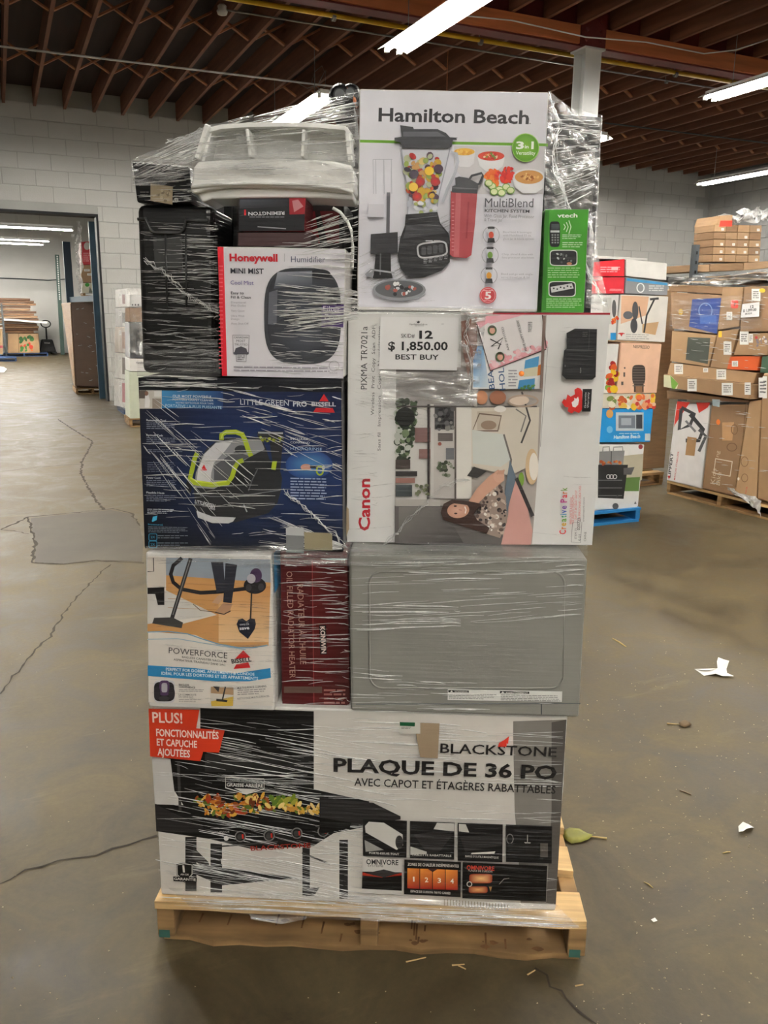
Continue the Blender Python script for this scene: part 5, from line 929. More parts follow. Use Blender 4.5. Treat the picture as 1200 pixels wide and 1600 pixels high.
def rope(pts, d, r0, nm='film_rope'):
    mb = MB(); R2 = random.Random(len(pts)+int(pts[0][0])); P = []
    for (x, y), (x2, y2) in zip(pts, pts[1:]):
        for k in range(6): P.append((x+(x2-x)*k/6+R2.uniform(-2, 2), y+(y2-y)*k/6+R2.uniform(-2, 2)))
    pl_ = SP(d)
    for j in range(5): mb.tube([pl_.at(x+R2.uniform(-4, 4), y+R2.uniform(-4, 4))+pl_.n*R2.uniform(.003, .006) for x, y in P], [r0*R2.uniform(.15, .75) for _ in P], 4, cap=False)
    return mb.build(nm, FOLD, wrap, winv, smooth=True, fix=False)
rope([(228, 405), (262, 428), (285, 455), (306, 468), (330, 482), (345, 490)], 1.775, .0011); rope([(540, 852), (500, 815), (470, 785), (440, 765)], 1.712, .0012); rope([(262, 223), (300, 212), (332, 196)], 1.80, .001)
rope([(600, 850), (650, 800), (690, 760), (740, 745)], 1.79, .0009); rope([(732, 490), (728, 530), (738, 580), (730, 620)], 1.785, .0011); rope([(858, 146), (872, 190), (866, 260), (890, 330), (918, 420), (945, 488)], 2.0, .0013)

# ================================================================== STACKS ON THE RIGHT
BLUEP = mat('blue_pallet_paint', C(36, 124, 186), .6, .18, (3, 20, 20))
F4 = (900, 300, 2.91)
def zq(pts, f=F4): return [(f[0]+x/f[2], f[1]+y/f[2]) for x, y in pts]
def bcarton(name, label, plane, q, depth, m, art=None, am=None, group=None, f=F4, bev=.006, jit=.002, base=True, col=None, zb=None):
    root, inv, qq = carton(name, label, plane, zq(q, f), depth, m, group=group, jit=jit, nsub=3, bevel=bev, zb=zb)
    if art or col:
        A = Art(plane, .003).frame(*f)
        if not col: col = C(*random.choice(((156, 124, 90), (142, 111, 81), (168, 136, 100))))
        if col:
            cx = sum(p[0] for p in q)/4; cy = sum(p[1] for p in q)/4; A.poly([(x+(cx-x)*.025, y+(cy-y)*.025) for x, y in q], col)
        if art: art(A)
        A.build('printed_face', root, inv, am or PRINT2)
    return root, inv
# ---- stack A on the blue pallet
cB = at_z(1000, 815, 0); Wp = 1.0
pallet('blue_pallet', 'blue painted pallet under the far appliance stack right of the printer carton', cB-EU*(Wp/2), BA, Wp, 1.0, BLUEP, BLUEP, seed=8, H0=.02, S=.07, T=.02)
va = uvz(cB)[1]; PA = VP(va+.03)
def stk(A, x, y, w, h): A.rect(x, y, x+w, y+h, C(226, 226, 222)); A.fine(x+w*.15, y+h*.2, x+w*.85, y+h*.85, 4, C(110, 110, 110))
def art_grill(A):
    A.poly([(210, 1200), (305, 1190), (298, 1310), (205, 1310)], C(176, 170, 150)); A.poly([(205, 1300), (290, 1295), (284, 1360), (203, 1360)], C(96, 128, 70)); A.line([(120, 1180), (122, 1160), (150, 1158), (152, 1180)], 6, C(150, 150, 150)); A.line([(168, 1180), (170, 1160), (210, 1158), (212, 1180)], 6, C(150, 150, 150)); A.poly([(105, 1180), (220, 1175), (212, 1245), (102, 1245)], C(130, 132, 134)); A.line([(160, 1178), (158, 1245)], 4, C(80, 80, 82)); A.poly([(100, 1240), (235, 1240), (215, 1395), (98, 1390)], C(40, 41, 43)); A.blobs([(110, 1225), (205, 1225), (200, 1240), (110, 1240)], [C(206, 120, 50), C(170, 80, 40)], 14, 5, 9); A.poly([(215, 1255), (265, 1250), (250, 1285), (215, 1285)], C(90, 90, 92))
    for x in (146, 160, 175): A.ring(x, 1294, 9, 9, 3, C(220, 220, 220), 12)
    for y in (1310, 1345, 1380): A.line([(100, y), (208, y)], 3, C(120, 122, 124))
    A.ell(178, 1428, 14, 14, C(90, 90, 92)); A.line([(180, 1390), (190, 1380)], 8, C(60, 60, 62)); A.ell(292, 1158, 10, 11, C(150, 60, 66)); A.poly([(262, 1418), (268, 1405), (274, 1418)], C(90, 90, 90))
bcarton('grill_carton', 'white barbecue grill carton standing directly on the blue pallet', PA, [(-180, 1145), (312, 1148), (282, 1442), (-190, 1448)], .6, WHITEC, art_grill, col=C(222, 222, 220), zb=.112)
def art_mw(A):
    A.rect(180, 1002, 306, 1086, C(196, 204, 210)); A.rect(192, 1016, 268, 1074, C(120, 128, 140)); A.rect(204, 1028, 250, 1060, C(170, 178, 190)); A.rect(272, 1012, 300, 1076, C(60, 64, 72)); A.text('Hamilton Beach', (170, 1122), (290, 1118), 16, C(224, 236, 242), .03); A.fine(195, 1096, 290, 1104, 1, C(190, 220, 236)); A.ell(152, 1008, 16, 20, C(214, 160, 90)); A.ell(152, 1080, 14, 16, C(110, 180, 224)); A.rect(312, 1098, 336, 1130, C(206, 210, 210))
bcarton('microwave_carton', 'bright blue microwave carton above the grill carton', PA, [(-170, 985), (354, 984), (338, 1137), (-178, 1142)], .6, mat('blue_cardboard', C(30, 128, 196), .5, .08, film=.3), art_mw, col=C(36, 146, 214))
def art_food(A):
    A.blobs([(150, 935), (240, 930), (235, 980), (150, 980)], [C(214, 180, 80), C(120, 140, 70), C(190, 90, 50), C(226, 220, 200)], 24, 8, 18, 5); A.blobs([(245, 930), (355, 925), (352, 980), (245, 980)], [C(226, 160, 120), C(220, 110, 60), C(200, 60, 50), C(230, 190, 60), C(226, 190, 160)], 34, 8, 18, 6)
bcarton('food_tray_carton', 'flat carton picturing food between the blue microwave carton and the salmon carton', PA, [(-170, 920), (364, 917), (356, 983), (-170, 984)], .55, WHITEC, art_food, col=C(206, 200, 186))
def art_nes(A):
    A.text('NESPRESSO', (258, 709), (332, 713), 14, C(90, 70, 62), .01); A.ell(284, 830, 30, 44, C(64, 56, 52), pw=4); A.rect(262, 850, 306, 910, C(70, 60, 56)); A.rect(270, 880, 300, 912, C(150, 110, 80))
    for k in range(8): A.rect(256, 795+k*12, 312, 799+k*12, C(110, 100, 94))
    A.rect(214, 820, 222, 840, C(80, 70, 66)); A.rect(204, 862, 214, 878, C(80, 70, 66)); A.ell(220, 800, 4, 4, C(80, 70, 66))
bcarton('coffee_machine_carton', 'salmon pink coffee machine carton below the vacuum picture carton', PA, [(206, 684), (390, 690), (367, 915), (180, 918)], .5, mat('salmon_cardboard', C(224, 180, 152), .5, .06, film=.3), art_nes, col=C(232, 190, 162))
bcarton('juicer_carton', 'white carton with fruit pictures beside the salmon coffee machine carton', PA, [(0, 688), (196, 690), (174, 917), (-10, 917)], .5, WHITEC, lambda A: A.blobs([(148, 780), (185, 780), (178, 900), (142, 905)], [C(150, 30, 36), C(226, 190, 40), C(206, 90, 40), C(110, 150, 50)], 24, 10, 20, 3), col=C(222, 222, 218))
def art_vac(A):
    A.poly([(205, 470), (330, 476), (318, 560), (202, 600)], C(214, 172, 142)); A.poly([(300, 600), (375, 590), (360, 650), (300, 640)], C(196, 160, 120)); A.line([(355, 488), (320, 560), (308, 640)], 8, C(50, 50, 52)); A.line([(335, 488), (375, 484)], 10, C(60, 60, 62)); A.ell(268, 540, 14, 42, C(80, 80, 84)); A.ell(235, 560, 22, 18, C(96, 98, 104)); A.ell(262, 608, 16, 34, C(70, 70, 74)); A.line([(285, 520), (300, 600)], 6, C(60, 60, 62)); A.poly([(195, 640), (215, 640), (205, 658)], C(190, 40, 40)); A.fine(225, 645, 330, 672, 3, C(170, 168, 166), .4, .03); A.rect(190, 642, 220, 646, C(190, 40, 40))
bcarton('stick_vacuum_carton', 'white carton picturing a stick vacuum above the salmon coffee machine carton', PA, [(202, 464), (421, 474), (404, 684), (184, 674)], .5, WHITEC, art_vac, col=C(220, 216, 210))
bcarton('kettle_carton', 'white carton with a grey appliance beside the stick vacuum picture carton', PA, [(0, 468), (196, 466), (180, 676), (0, 670)], .5, WHITEC, lambda A: (A.rect(120, 480, 160, 600, C(190, 188, 184)), A.ell(172, 530, 10, 40, C(90, 90, 92)), A.blobs([(165, 570), (190, 570), (186, 600), (163, 600)], [C(226, 120, 40), C(200, 60, 40)], 8, 6, 9), A.rect(155, 640, 180, 672, C(40, 140, 200))), col=C(214, 212, 210))
bcarton('speaker_carton', 'flat grey and blue carton with a white oval, on the stick vacuum picture carton', PA, [(226, 386), (419, 411), (416, 470), (222, 462)], .45, mat('grey_cardboard', C(130, 132, 136), .5, .08, film=.3), lambda A: (A.poly([(230, 392), (414, 414), (414, 425), (230, 404)], C(60, 140, 190)), A.ring(292, 436, 16, 20, 5, C(230, 230, 230)), A.fine(330, 425, 400, 455, 3, C(200, 200, 200))), col=C(134, 136, 140))
bcarton('red_appliance_carton', 'lower of the two red cartons beside the flat grey carton', PA, [(20, 388), (222, 386), (218, 462), (20, 462)], .45, mat('red_cardboard', C(190, 36, 48), .5, .08, film=.3), lambda A: (A.text('Toastmaster', (214, 442), (150, 440), 14, C(230, 160, 164), .02),), col=C(206, 44, 58))
bcarton('red_lid_carton', 'upper red carton at the top of the blue pallet stack', PA, [(30, 324), (222, 304), (220, 384), (28, 386)], .45, mat('red_cardboard'), lambda A: (A.fine(110, 340, 200, 370, 3, C(230, 170, 174)), A.rect(160, 340, 190, 356, C(230, 190, 190))), col=C(212, 40, 52))
bcarton('white_lid_carton', 'plain white carton beside the upper red carton', PA, [(226, 304), (414, 324), (411, 402), (226, 382)], .45, WHITEC, col=C(226, 224, 220))
bcarton('leaflet_carton', 'thin white carton lying on top of the upper red carton', PA, [(98, 290), (325, 302), (325, 312), (98, 303)], .3, WHITEC, jit=.0005, bev=.002)
# ---- tall brown carton between the stacks
PT = VP(va+1.25)
bcarton('tall_brown_carton', 'tall plain brown carton standing behind the salmon carton stack', PT, [(300, 470), (462, 440), (398, 1296), (280, 1298)], .9, CARD, zb=.12)
cT = (PT.at(*zq([(398, 1296)])[0])); 
pallet('wooden_pallet', 'bare wooden pallet under the tall brown carton', at_z(1036, 757, 0)-EU*.5, BA, 1.0, 1.0, PINE2, PINE2, seed=13)
# ---- stack B on its wooden pallet, seen along its left side
PB = UPl(5.24)
a = at_z(1040, 771, 0); pallet('wooden_pallet', 'wooden pallet with torn film under the stack of brown cartons', a-EV*.6+Vector((0, 0, 0)), BA-math.pi/2, 1.2, 1.0, PINE, PINE2, seed=17)
BR = [CARD, CARDM, mat('tan_cardboard', C(166, 132, 96), .72, .12, (6, 6, 40), film=.35)]
def st(*rs): return lambda A: [stk(A, *r_) for r_ in rs]
LB = 'brown carton '
bcarton('brown_carton', 'long thin brown carton on the top left edge of the brown carton stack', PB, [(418, 420), (672, 432), (668, 466), (424, 452)], .5, CARDM, None)
bcarton('brown_carton', 'brown carton with a large blue printed panel', PB, [(430, 456), (664, 470), (640, 646), (438, 622)], .9, CARD, lambda A: (A.poly([(530, 488), (662, 482), (642, 645), (515, 612)], C(36, 66, 140)), A.ring(590, 540, 30, 34, 4, C(120, 150, 200)), A.rect(565, 560, 640, 600, C(60, 96, 170)), A.ell(478, 545, 10, 14, C(196, 160, 40))))
bcarton('brown_carton', 'brown carton with a red warning label in the top row', PB, [(668, 432), (762, 432), (742, 612), (645, 628)], .9, BR[2], lambda A: (A.ell(722, 510, 17, 19, C(214, 60, 40), pw=5), A.text('?', (717, 518), (727, 518), 14, C(40, 20, 20), .02), stk(A, 686, 545, 26, 38)))
bcarton('brown_carton', 'brown carton behind the white price sheet at the right edge', PB, [(766, 430), (900, 426), (880, 636), (746, 636)], .9, CARD, lambda A: (stk(A, 800, 440, 40, 56), A.ell(848, 448, 14, 10, C(226, 190, 40))))
bcarton('brown_carton', 'brown carton with a dark green grey panel in the middle row', PB, [(436, 630), (642, 650), (606, 796), (428, 770)], .9, CARDM, lambda A: A.poly([(510, 660), (612, 664), (600, 782), (500, 762)], C(74, 80, 72)))
bcarton('brown_carton', 'brown carton with a yellow tag in the middle row', PB, [(646, 634), (742, 618), (706, 740), (690, 802), (610, 798)], .9, BR[2]) if False else bcarton('brown_carton', 'brown carton with a yellow tag in the middle row', PB, [(648, 634), (742, 620), (690, 804), (610, 798)], .9, BR[2], lambda A: (A.rect(650, 632, 664, 660, C(226, 180, 40)), stk(A, 672, 680, 36, 60)))
bcarton('brown_carton', 'brown carton with barcode labels above the orange carton', PB, [(748, 642), (890, 640), (870, 742), (716, 742)], .9, CARD, lambda A: (stk(A, 746, 634, 40, 60), stk(A, 788, 645, 18, 40), A.blobs([(820, 660), (868, 660), (866, 705), (820, 705)], [C(196, 190, 190), C(120, 110, 120), C(190, 60, 60)], 14, 4, 8)))
bcarton('orange_carton', 'small bright orange carton in the brown carton stack', PB, [(698, 748), (838, 746), (826, 812), (686, 806)], .5, mat('orange_cardboard', C(196, 84, 36), .5, .08, film=.3), st((710, 768, 28, 26)), col=C(206, 90, 40))
bcarton('green_carton', 'dark green carton edge beside the orange carton', PB, [(846, 748), (900, 744), (890, 826), (834, 822)], .5, mat('green_dark_cardboard', C(50, 84, 58), .5, .08, film=.3))
bcarton('flat_carton', 'upper of two long flat brown cartons across the middle of the stack', PB, [(428, 776), (606, 802), (820, 820), (806, 868), (412, 826)][:1]+[(822, 822), (806, 872), (414, 828)], 1.0, BR[2], st((448, 782, 40, 46), (580, 800, 22, 20), (640, 806, 44, 46)))
root, inv = bcarton('flat_carton', 'lower of two long flat brown cartons, with white barcode labels', Plane(PB.p+PB.n*.05, PB.n), [(398, 828), (800, 876), (790, 944), (396, 886)], 1.0, CARD, lambda A: (A.poly([(400, 832), (432, 834), (466, 872), (460, 896), (400, 886)], C(206, 206, 170)), A.poly([(430, 834), (466, 872), (448, 898), (436, 890)], C(110, 160, 60)), stk(A, 508, 850, 42, 56), stk(A, 664, 868, 50, 56), stk(A, 768, 866, 28, 56)))
bcarton('flat_carton', 'thin dark edged brown carton under the long flat cartons', PB, [(412, 902), (790, 948), (786, 958), (414, 940)], .9, CARDM, jit=.0005)
def art_lip(A):
    A.poly([(462, 952), (520, 956), (500, 985), (450, 1060), (446, 1070)], C(206, 52, 40)); A.poly([(548, 957), (612, 958), (600, 980), (560, 1005)], C(206, 52, 40)); A.line([(480, 980), (540, 1010), (520, 1060), (470, 1080), (480, 985)], 16, C(60, 60, 62)); A.line([(520, 1010), (580, 1080), (560, 1130), (500, 1130)], 18, C(50, 50, 52)); A.line([(560, 1080), (592, 1110), (560, 1180)], 14, C(80, 80, 82)); A.line([(500, 1040), (545, 1090)], 10, C(120, 120, 122)); A.poly([(508, 1112), (550, 1118), (540, 1200), (498, 1196)], C(164, 128, 88)); A.text('LIPPERT', (430, 1300), (444, 1186), 17, C(60, 58, 60), .03); A.text('MANUAL STABILIZER', (452, 1310), (470, 1180), 9, C(190, 60, 60), .01)
    A.poly([(418, 1290), (430, 1290), (424, 1308)], C(196, 40, 40))
bcarton('jack_carton', 'white carton picturing a metal jack, standing at the front of the brown stack', PB, [(456, 960), (612, 968), (570, 1346), (412, 1312)], .8, WHITEC, art_lip, col=C(222, 220, 218), zb=.12)
bcarton('bike_carton', 'brown kids bike carton next to the white jack carton', PB, [(618, 968), (786, 966), (716, 1382), (574, 1348)], .8, CARD, lambda A: (A.text('Kids', (632, 1330), (640, 1258), 26, C(196, 180, 156)), A.text('Bike', (655, 1335), (662, 1275), 24, C(196, 180, 156)), A.text('ng', (650, 1206), (654, 1178), 20, C(196, 180, 156)), A.line([(628, 1278), (636, 1212), (712, 1226), (702, 1292)], 5, C(214, 206, 190), True), A.poly([(666, 1048), (720, 1046), (712, 1130), (666, 1130)], C(186, 146, 104)), A.ring(710, 1160, 22, 18, 4, C(110, 80, 54)), A.ring(722, 1080, 14, 22, 4, C(120, 88, 58)), A.poly([(620, 942), (656, 944), (654, 978), (624, 972)], C(190, 210, 216)), A.ell(648, 1046, 9, 13, C(230, 120, 40)), A.ell(740, 1304, 5, 7, C(220, 214, 200))))
bcarton('brown_carton', 'narrow brown carton beside the kids bike carton', PB, [(790, 950), (842, 944), (822, 1394), (722, 1384)], .8, BR[2], lambda A: (stk(A, 832, 844, 34, 90), A.ring(768, 1226, 16, 22, 3, C(120, 88, 58)), A.ring(768, 1300, 14, 18, 3, C(120, 88, 58)), A.line([(775, 960), (760, 1115)], 3, C(110, 80, 50)), A.text('MIMA', (776, 1372), (782, 1340), 8, C(190, 50, 50))))
bcarton('tan_carton', 'tall pale tan carton at the far right edge of the brown stack', PB, [(852, 826), (960, 810), (940, 1420), (826, 1396)], .8, mat('pale_tan_cardboard', C(206, 164, 130), .7, .08, (6, 6, 40), film=.3), st((850, 838, 20, 100)))
pq = Plane(PB.p+PB.n*.02, PB.n)
root, inv = thing('price_sheet', 'white paper price sheet on the brown carton stack', 'paper sign', pq.at(1172, 495), BA-math.pi/2)
mb = MB(); mb.prism([pq.at(*p) for p in zq([(756, 510), (834, 500), (832, 566), (748, 572)])], -pq.n*.001); mb.build('sheet', MATS['white_paper'], root, inv)
A = Art(pq, .0006).frame(*F4); A.text('12', (792, 528), (808, 526), 12, TK, .03); A.text('$ 1,099.00', (760, 546), (820, 540), 12, TK, .025); A.text('BULK', (770, 558), (802, 555), 8, TK, .015); A.build('print', root, inv, PAPER)
# torn film and draped sheet on stack B
w2, w2i = thing('stretch_wrap', 'crumpled clear film over the top and base of the brown carton stack', 'plastic wrap', PB.at(1120, 800), BA-math.pi/2)
def bsheet(pl_, top, bot, n, m_, amp, mt, sd, par, pinv):
    T = [pl_.at(*p) for p in zq(top)]; Bo = [pl_.at(*p) for p in zq(bot)]
    def al(P, t): f_ = t*(len(P)-1); i = min(int(f_), len(P)-2); return P[i].lerp(P[i+1], f_-i)
    mb = MB(); mb.grid(lambda u, v: al(T, u).lerp(al(Bo, u), v)+noise.noise_vector(Vector((u*7+sd, v*6, sd)))*amp+pl_.n*.02, n, m_); return mb.build('film_sheet', mt, par, pinv, smooth=True, fix=False)
bsheet(PB, [(430, 395), (560, 380), (720, 370), (900, 350)], [(425, 425), (560, 430), (720, 420), (900, 400)], 24, 6, .03, FILMD, 1, w2, w2i)
bsheet(PB, [(690, 1340), (760, 1370), (850, 1400)], [(720, 1365), (810, 1420), (846, 1478)], 12, 6, .02, FOLD, 2, w2, w2i)
bsheet(PB, [(440, 470), (640, 480), (860, 450)], [(430, 620), (600, 640), (850, 620)], 16, 10, .008, film_mat('thin_film', .02, .3, (4, 4, 40), .1), 3, w2, w2i)
fb = MB()  # white film folds, also standing in for glints
for k in range(110):
    x = R_.uniform(430, 860); y = R_.choice((R_.uniform(470, 800), R_.uniform(470, 800), R_.uniform(950, 1330))); l = R_.uniform(10, 60); p_ = [PB.at(*c_)+PB.n*.012 for c_ in zq([(x, y), (x+l/2, y+l*.04+R_.uniform(-2, 2)), (x+l, y+l*.1)])]; fb.tube(p_, [.0008, R_.uniform(.0015, .003), .0008], 4, cap=False)
fb.build('film_folds', FOLD, w2, w2i, smooth=True, fix=False)['kind'] = 'stuff'
# top sheets of cardboard on stack B
root, inv = thing('cardboard_sheet', 'torn flat cardboard sheets lying on top of the brown carton stack', 'cardboard', B(5.7, 5.0, PB.at(1130, 442).z), BA)
zt_ = PB.at(1120, 446).z
for k, (du, dv, dz, s_) in enumerate(((0, 0, .02, 1), (.1, .05, .035, .8), (-.05, -.2, .05, .9))):
    mb = MB(); mb.grid(lambda u, v: Vector(((u-.5)*.9*s_+du, (v-.5)*1.1*s_+dv, dz+.03*noise.noise(Vector((u*3, v*3, k))))), 8, 8); mb.build('sheet', BR[k], root, solid=.006)
# ---- stack C on a rack behind
PC = VP(8.6); F5 = F4
root, inv = thing('pallet_rack', 'dark grey pallet rack behind the brown carton stack', 'rack', B(8.6, 8.9, 0), BA)
zR = PC.at(*zq([(700, 372)])[0]).z-.0
cu = uvz(PC.at(*zq([(545, 300)])[0]))[0]; cz = PC.at(*zq([(545, 240)])[0]).z
for du, dv in ((0, 0), (.9, .9), (2.6, 0), (3.5, .9)):
    mb = MB(); u0 = cu+du; v0 = 8.62+dv; o_ = [inv @ B(u0+x, v0+y, 0) for x, y in ((-.04, -.03), (.04, -.03), (.04, .03), (-.04, .03))]; mb.prism(o_, (0, 0, cz)); up_ = mb.build('upright', DGREY, root)
    if du == 0 and dv == 0:
        for k in range(14):
            mb = MB(); c_ = inv @ B(u0, v0-.032, cz-.1-k*.12); mb.box(c_.x-.012, c_.y-.004, c_.z-.02, c_.x+.012, c_.y+.004, c_.z+.02); mb.build('slot', BLACKP, up_)
for dv in (0, .9):
    mb = MB(); mb.bar(inv @ B(cu, 8.62+dv, zR-.06), inv @ B(cu+2.6, 8.62+dv, zR-.06), .05, .1); mb.build('beam', DGREY, root)
mb = MB(); mb.bar(inv @ B(cu, 8.62, cz-.3), inv @ B(cu+.9, 9.52, cz-.14), .04, .04); mb.bar(inv @ B(cu, 8.62, cz-.16), inv @ B(cu+.9, 9.52, cz-.16), .04, .04); mb.build('brace', DGREY, root)
for k, q in enumerate(([(548, 330), (608, 330), (608, 364), (545, 362)], [(610, 328), (760, 322), (762, 356), (610, 362)], [(764, 322), (880, 314), (880, 346), (764, 356)])): bcarton('flat_carton', ('left', 'middle', 'right')[k]+' one of three flat brown cartons in the row on the dark rack', PC, q, .8, BR[k], group='flat cartons on the dark rack')
rC = random.Random(5)
for j in range(5):
    for i in range(4):
        x0 = 630+i*54-j*2.2; y0 = 148+j*34-i*(-1); x1 = x0+52; y1 = y0+32
        lab = ('top', 'second', 'third', 'fourth', 'bottom')[j]+' row of the small carton pile on the dark rack, '+('leftmost', 'second from left', 'third from left', 'rightmost')[i]+' carton'
        bcarton('small_carton', lab, PC, [(x0, y0), (x1, y0+1), (x1-2, y1+1), (x0-2, y1)], .35, BR[rC.randrange(3)], st((x0+30, y0+16, 12, 11)) if rC.random() < .6 else None, group='small cartons on the dark rack', bev=.003, jit=.0008)
bcarton('red_label_carton', 'brown carton with a bright red label on top of the small carton pile', PC, [(655, 108), (712, 104), (708, 146), (640, 148)], .4, CARD, lambda A: A.poly([(656, 130), (710, 130), (708, 156), (650, 158)], C(226, 60, 40)))
w3, w3i = thing('film_heap', 'heap of crumpled clear film on the small carton pile', 'plastic wrap', PC.at(1170, 345), BA)
bsheet(PC, [(715, 100), (780, 70), (850, 76), (900, 70)], [(712, 140), (780, 140), (850, 128), (900, 120)], 20, 8, .09, FOLD, 5, w3, w3i)
mb = MB(); mb.grid(lambda u, v: PC.at(1150+u*60, 345-(1-abs(2*v-1))*14)+EV*(v*.7)+noise.noise_vector(Vector((u*5, v*6, 2)))*.05, 14, 14); mb.build('film_crumple', FOLD, w3, w3i, smooth=True)

# ================================================================== LEFT: WRAPPED STACKS BY THE WALL AND THE STORE ROOM
F3 = (0, 300, 4.0); UL = 1.62
PL = UPl(UL)
def lc(name, label, plane, q, depth, m, art=None, **k): return bcarton(name, label, plane, q, depth, m, art, f=F3, **k)
c1 = at_z(178, 641, 0); c2 = at_z(203, 657, 0); v1, v2 = uvz(c1)[1], uvz(c2)[1]
pallet('blue_pallet', 'blue pallet under the film wrapped stack by the white wall', B(UL, (v1+v2)/2, 0), BA-math.pi/2, abs(v1-v2)+.1, 1.0, mat('dark_blue_paint', C(36, 66, 110), .6, .15), MATS['dark_blue_paint'], seed=3)
for k, (ya, yb, m_, lab) in enumerate(((610, 720, WHITEC, 'white carton at the top of the film wrapped stack by the wall'), (724, 840, mat('grey_cardboard'), 'grey carton second from the top of the film wrapped stack by the wall'), (844, 1000, mat('salmon_cardboard'), 'pale pink carton in the middle of the film wrapped stack by the wall'), (1004, 1160, WHITEC, 'white carton second from the bottom of the film wrapped stack by the wall'), (1164, 1335, WHITEC, 'white carton with red patches at the bottom of the film wrapped stack by the wall'))):
    dy = lambda y, t: y+t*(y-800)*.10
    art = (lambda A, ya=ya, yb=yb, k=k: (A.poly([(765-k*0, ya+30), (785, ya+32), (786, yb-20), (766, yb-22)], (C(120, 60, 60), C(60, 60, 64), C(150, 110, 90), C(80, 60, 50), C(170, 40, 60))[k]), stk(A, 745, ya+20, 14, 30)))
    lc('wrapped_carton', lab, PL, [(722-k*2, dy(ya, 0)), (800+k*1.5, dy(ya, .4)), (802+k*1.5, dy(yb, .4)), (722-k*2, dy(yb, 0))], .9, m_, art, zb=.12 if k == 4 else None, col=(C(206, 204, 200), C(176, 176, 174), C(196, 184, 172), C(206, 206, 200), C(204, 200, 196))[k])
vL2 = uvz(at_z(203, 668, 0))[1]; pv = VP(vL2+.04)
pallet('wooden_pallet', 'wooden pallet at the foot of the nearest wrapped stack beside the carpet cleaner carton', at_z(203, 668, 0)+EU*.5+EV*.02, BA, 1.0, .5, PINE2, PINE2, seed=31, nd=4)
for k, (ya, yb, col_, m_, lab) in enumerate(((640, 718, C(206, 206, 204), WHITEC, 'white carton on top of the nearest wrapped stack left of the black bin'), (722, 812, C(150, 120, 90), CARDM, 'brown carton in the nearest wrapped stack left of the black bin'), (816, 1035, C(70, 70, 70), mat('grey_cardboard'), 'dark grey picture carton in the nearest wrapped stack left of the black bin'), (1040, 1120, C(214, 212, 208), WHITEC, 'flat white carton in the nearest wrapped stack left of the black bin'), (1124, 1420, C(190, 196, 176), mat('pale_green_cardboard', C(196, 204, 184), .5, .06, film=.3), 'tall pale green carton at the bottom of the nearest wrapped stack'))):
    lc('wrapped_carton', lab, pv, [(808, ya), (1000, ya+2), (1006, yb+2), (812, yb)], .45, m_, (lambda A, k=k: (A.ell(862, 920, 14, 60, C(30, 30, 32)), A.ell(880, 980, 10, 40, C(200, 200, 200))) if k == 2 else ([A.ell(828+q*18, 705, 5, 6, C(30, 30, 30)) for q in range(3)] if k == 0 else (A.text('Hamilton', (852, 1072), (905, 1072), 11, C(40, 40, 44), .02) if k == 3 else None))), col=col_, zb=.12 if k == 4 else None)
w4, w4i = thing('stretch_wrap', 'cloudy film hanging over the two wrapped stacks by the white wall', 'plastic wrap', B(UL, v2, 0), BA)
def fsheet(pl_, top, bot, n, m_, amp, mt, sd, par, pinv, f):
    T = [pl_.at(*p) for p in zq(top, f)]; Bo = [pl_.at(*p) for p in zq(bot, f)]
    def al(P, t): f_ = t*(len(P)-1); i = min(int(f_), len(P)-2); return P[i].lerp(P[i+1], f_-i)
    mb = MB(); mb.grid(lambda u, v: al(T, u).lerp(al(Bo, u), v)+noise.noise_vector(Vector((u*4+sd, v*9, sd)))*amp+pl_.n*.03, n, m_); return mb.build('film_sheet', mt, par, pinv, smooth=True, fix=False)
FILMB = film_mat('cloudy_film', .12, .5, (9, 9, 9), .3)
fsheet(PL, [(712, 605), (760, 600), (806, 615)], [(700, 1330), (760, 1360), (815, 1390)], 8, 40, .03, FILMB, 1, w4, w4i, F3); fsheet(pv, [(806, 612), (900, 590)], [(806, 1000), (900, 1030)], 8, 20, .03, FILMB, 2, w4, w4i, F3)
# ---- blue rack just inside the opening
zbm = VP(16.2).at(135, 466).z
root, inv = thing('pallet_rack', 'blue pallet rack just inside the opening with a loaded beam', 'rack', B(1.5, 16.2, 0), BA)
uR = DOORU-.06; vR = 15.95
pvr = VP(vR); zt_r = 3.05
mb = MB(); mb.prism([inv @ B(uR+x, vR+y, 0) for x, y in ((-.05, -.04), (.05, -.04), (.05, .04), (-.05, .04))], (0, 0, zt_r)); mb.build('upright', BLUES, root)
pvl = VP(18.2); uL = uvz(pvl.at(110, 470))[0]; zl = pvl.at(106, 378).z
mb = MB(); mb.prism([inv @ B(uL+x, 18.2+y, 0) for x, y in ((-.07, -.04), (.07, -.04), (.07, .04), (-.07, .04))], (0, 0, zl)); mb.build('upright', BLUES, root)
mb = MB(); mb.bar(inv @ B(uL, 18.2, zbm), inv @ B(uR, vR, zbm), .05, .1); mb.build('beam', BLUES, root); mb = MB(); mb.bar(inv @ B(uL+.9, 18.2, zbm), inv @ B(uR+.9, vR, zbm), .05, .1); mb.build('beam', BLUES, root)
PR = VP(16.9)
zz = PR.at(137, 463).z
pallet('wooden_pallet', 'small wooden pallet on the blue rack beam', PR.at(150, 463)-EU*.0+EU*.15, BA, .75, .6, PINE2, PINE2, seed=40)
lc('rack_carton', 'white and green carton on the pallet on the blue rack', PR, [(508, 568), (612, 566), (616, 632), (512, 632)], .5, WHITEC, lambda A: (A.ell(545, 580, 14, 12, C(70, 170, 60)), A.poly([(555, 630), (560, 590), (580, 628)], C(120, 124, 110))), col=C(214, 212, 190))
lc('rack_carton', 'brown carton above the green printed carton on the blue rack', PR, [(508, 458), (606, 454), (612, 564), (508, 566)], .5, CARD, st((525, 482, 36, 14), (545, 508, 40, 14)))
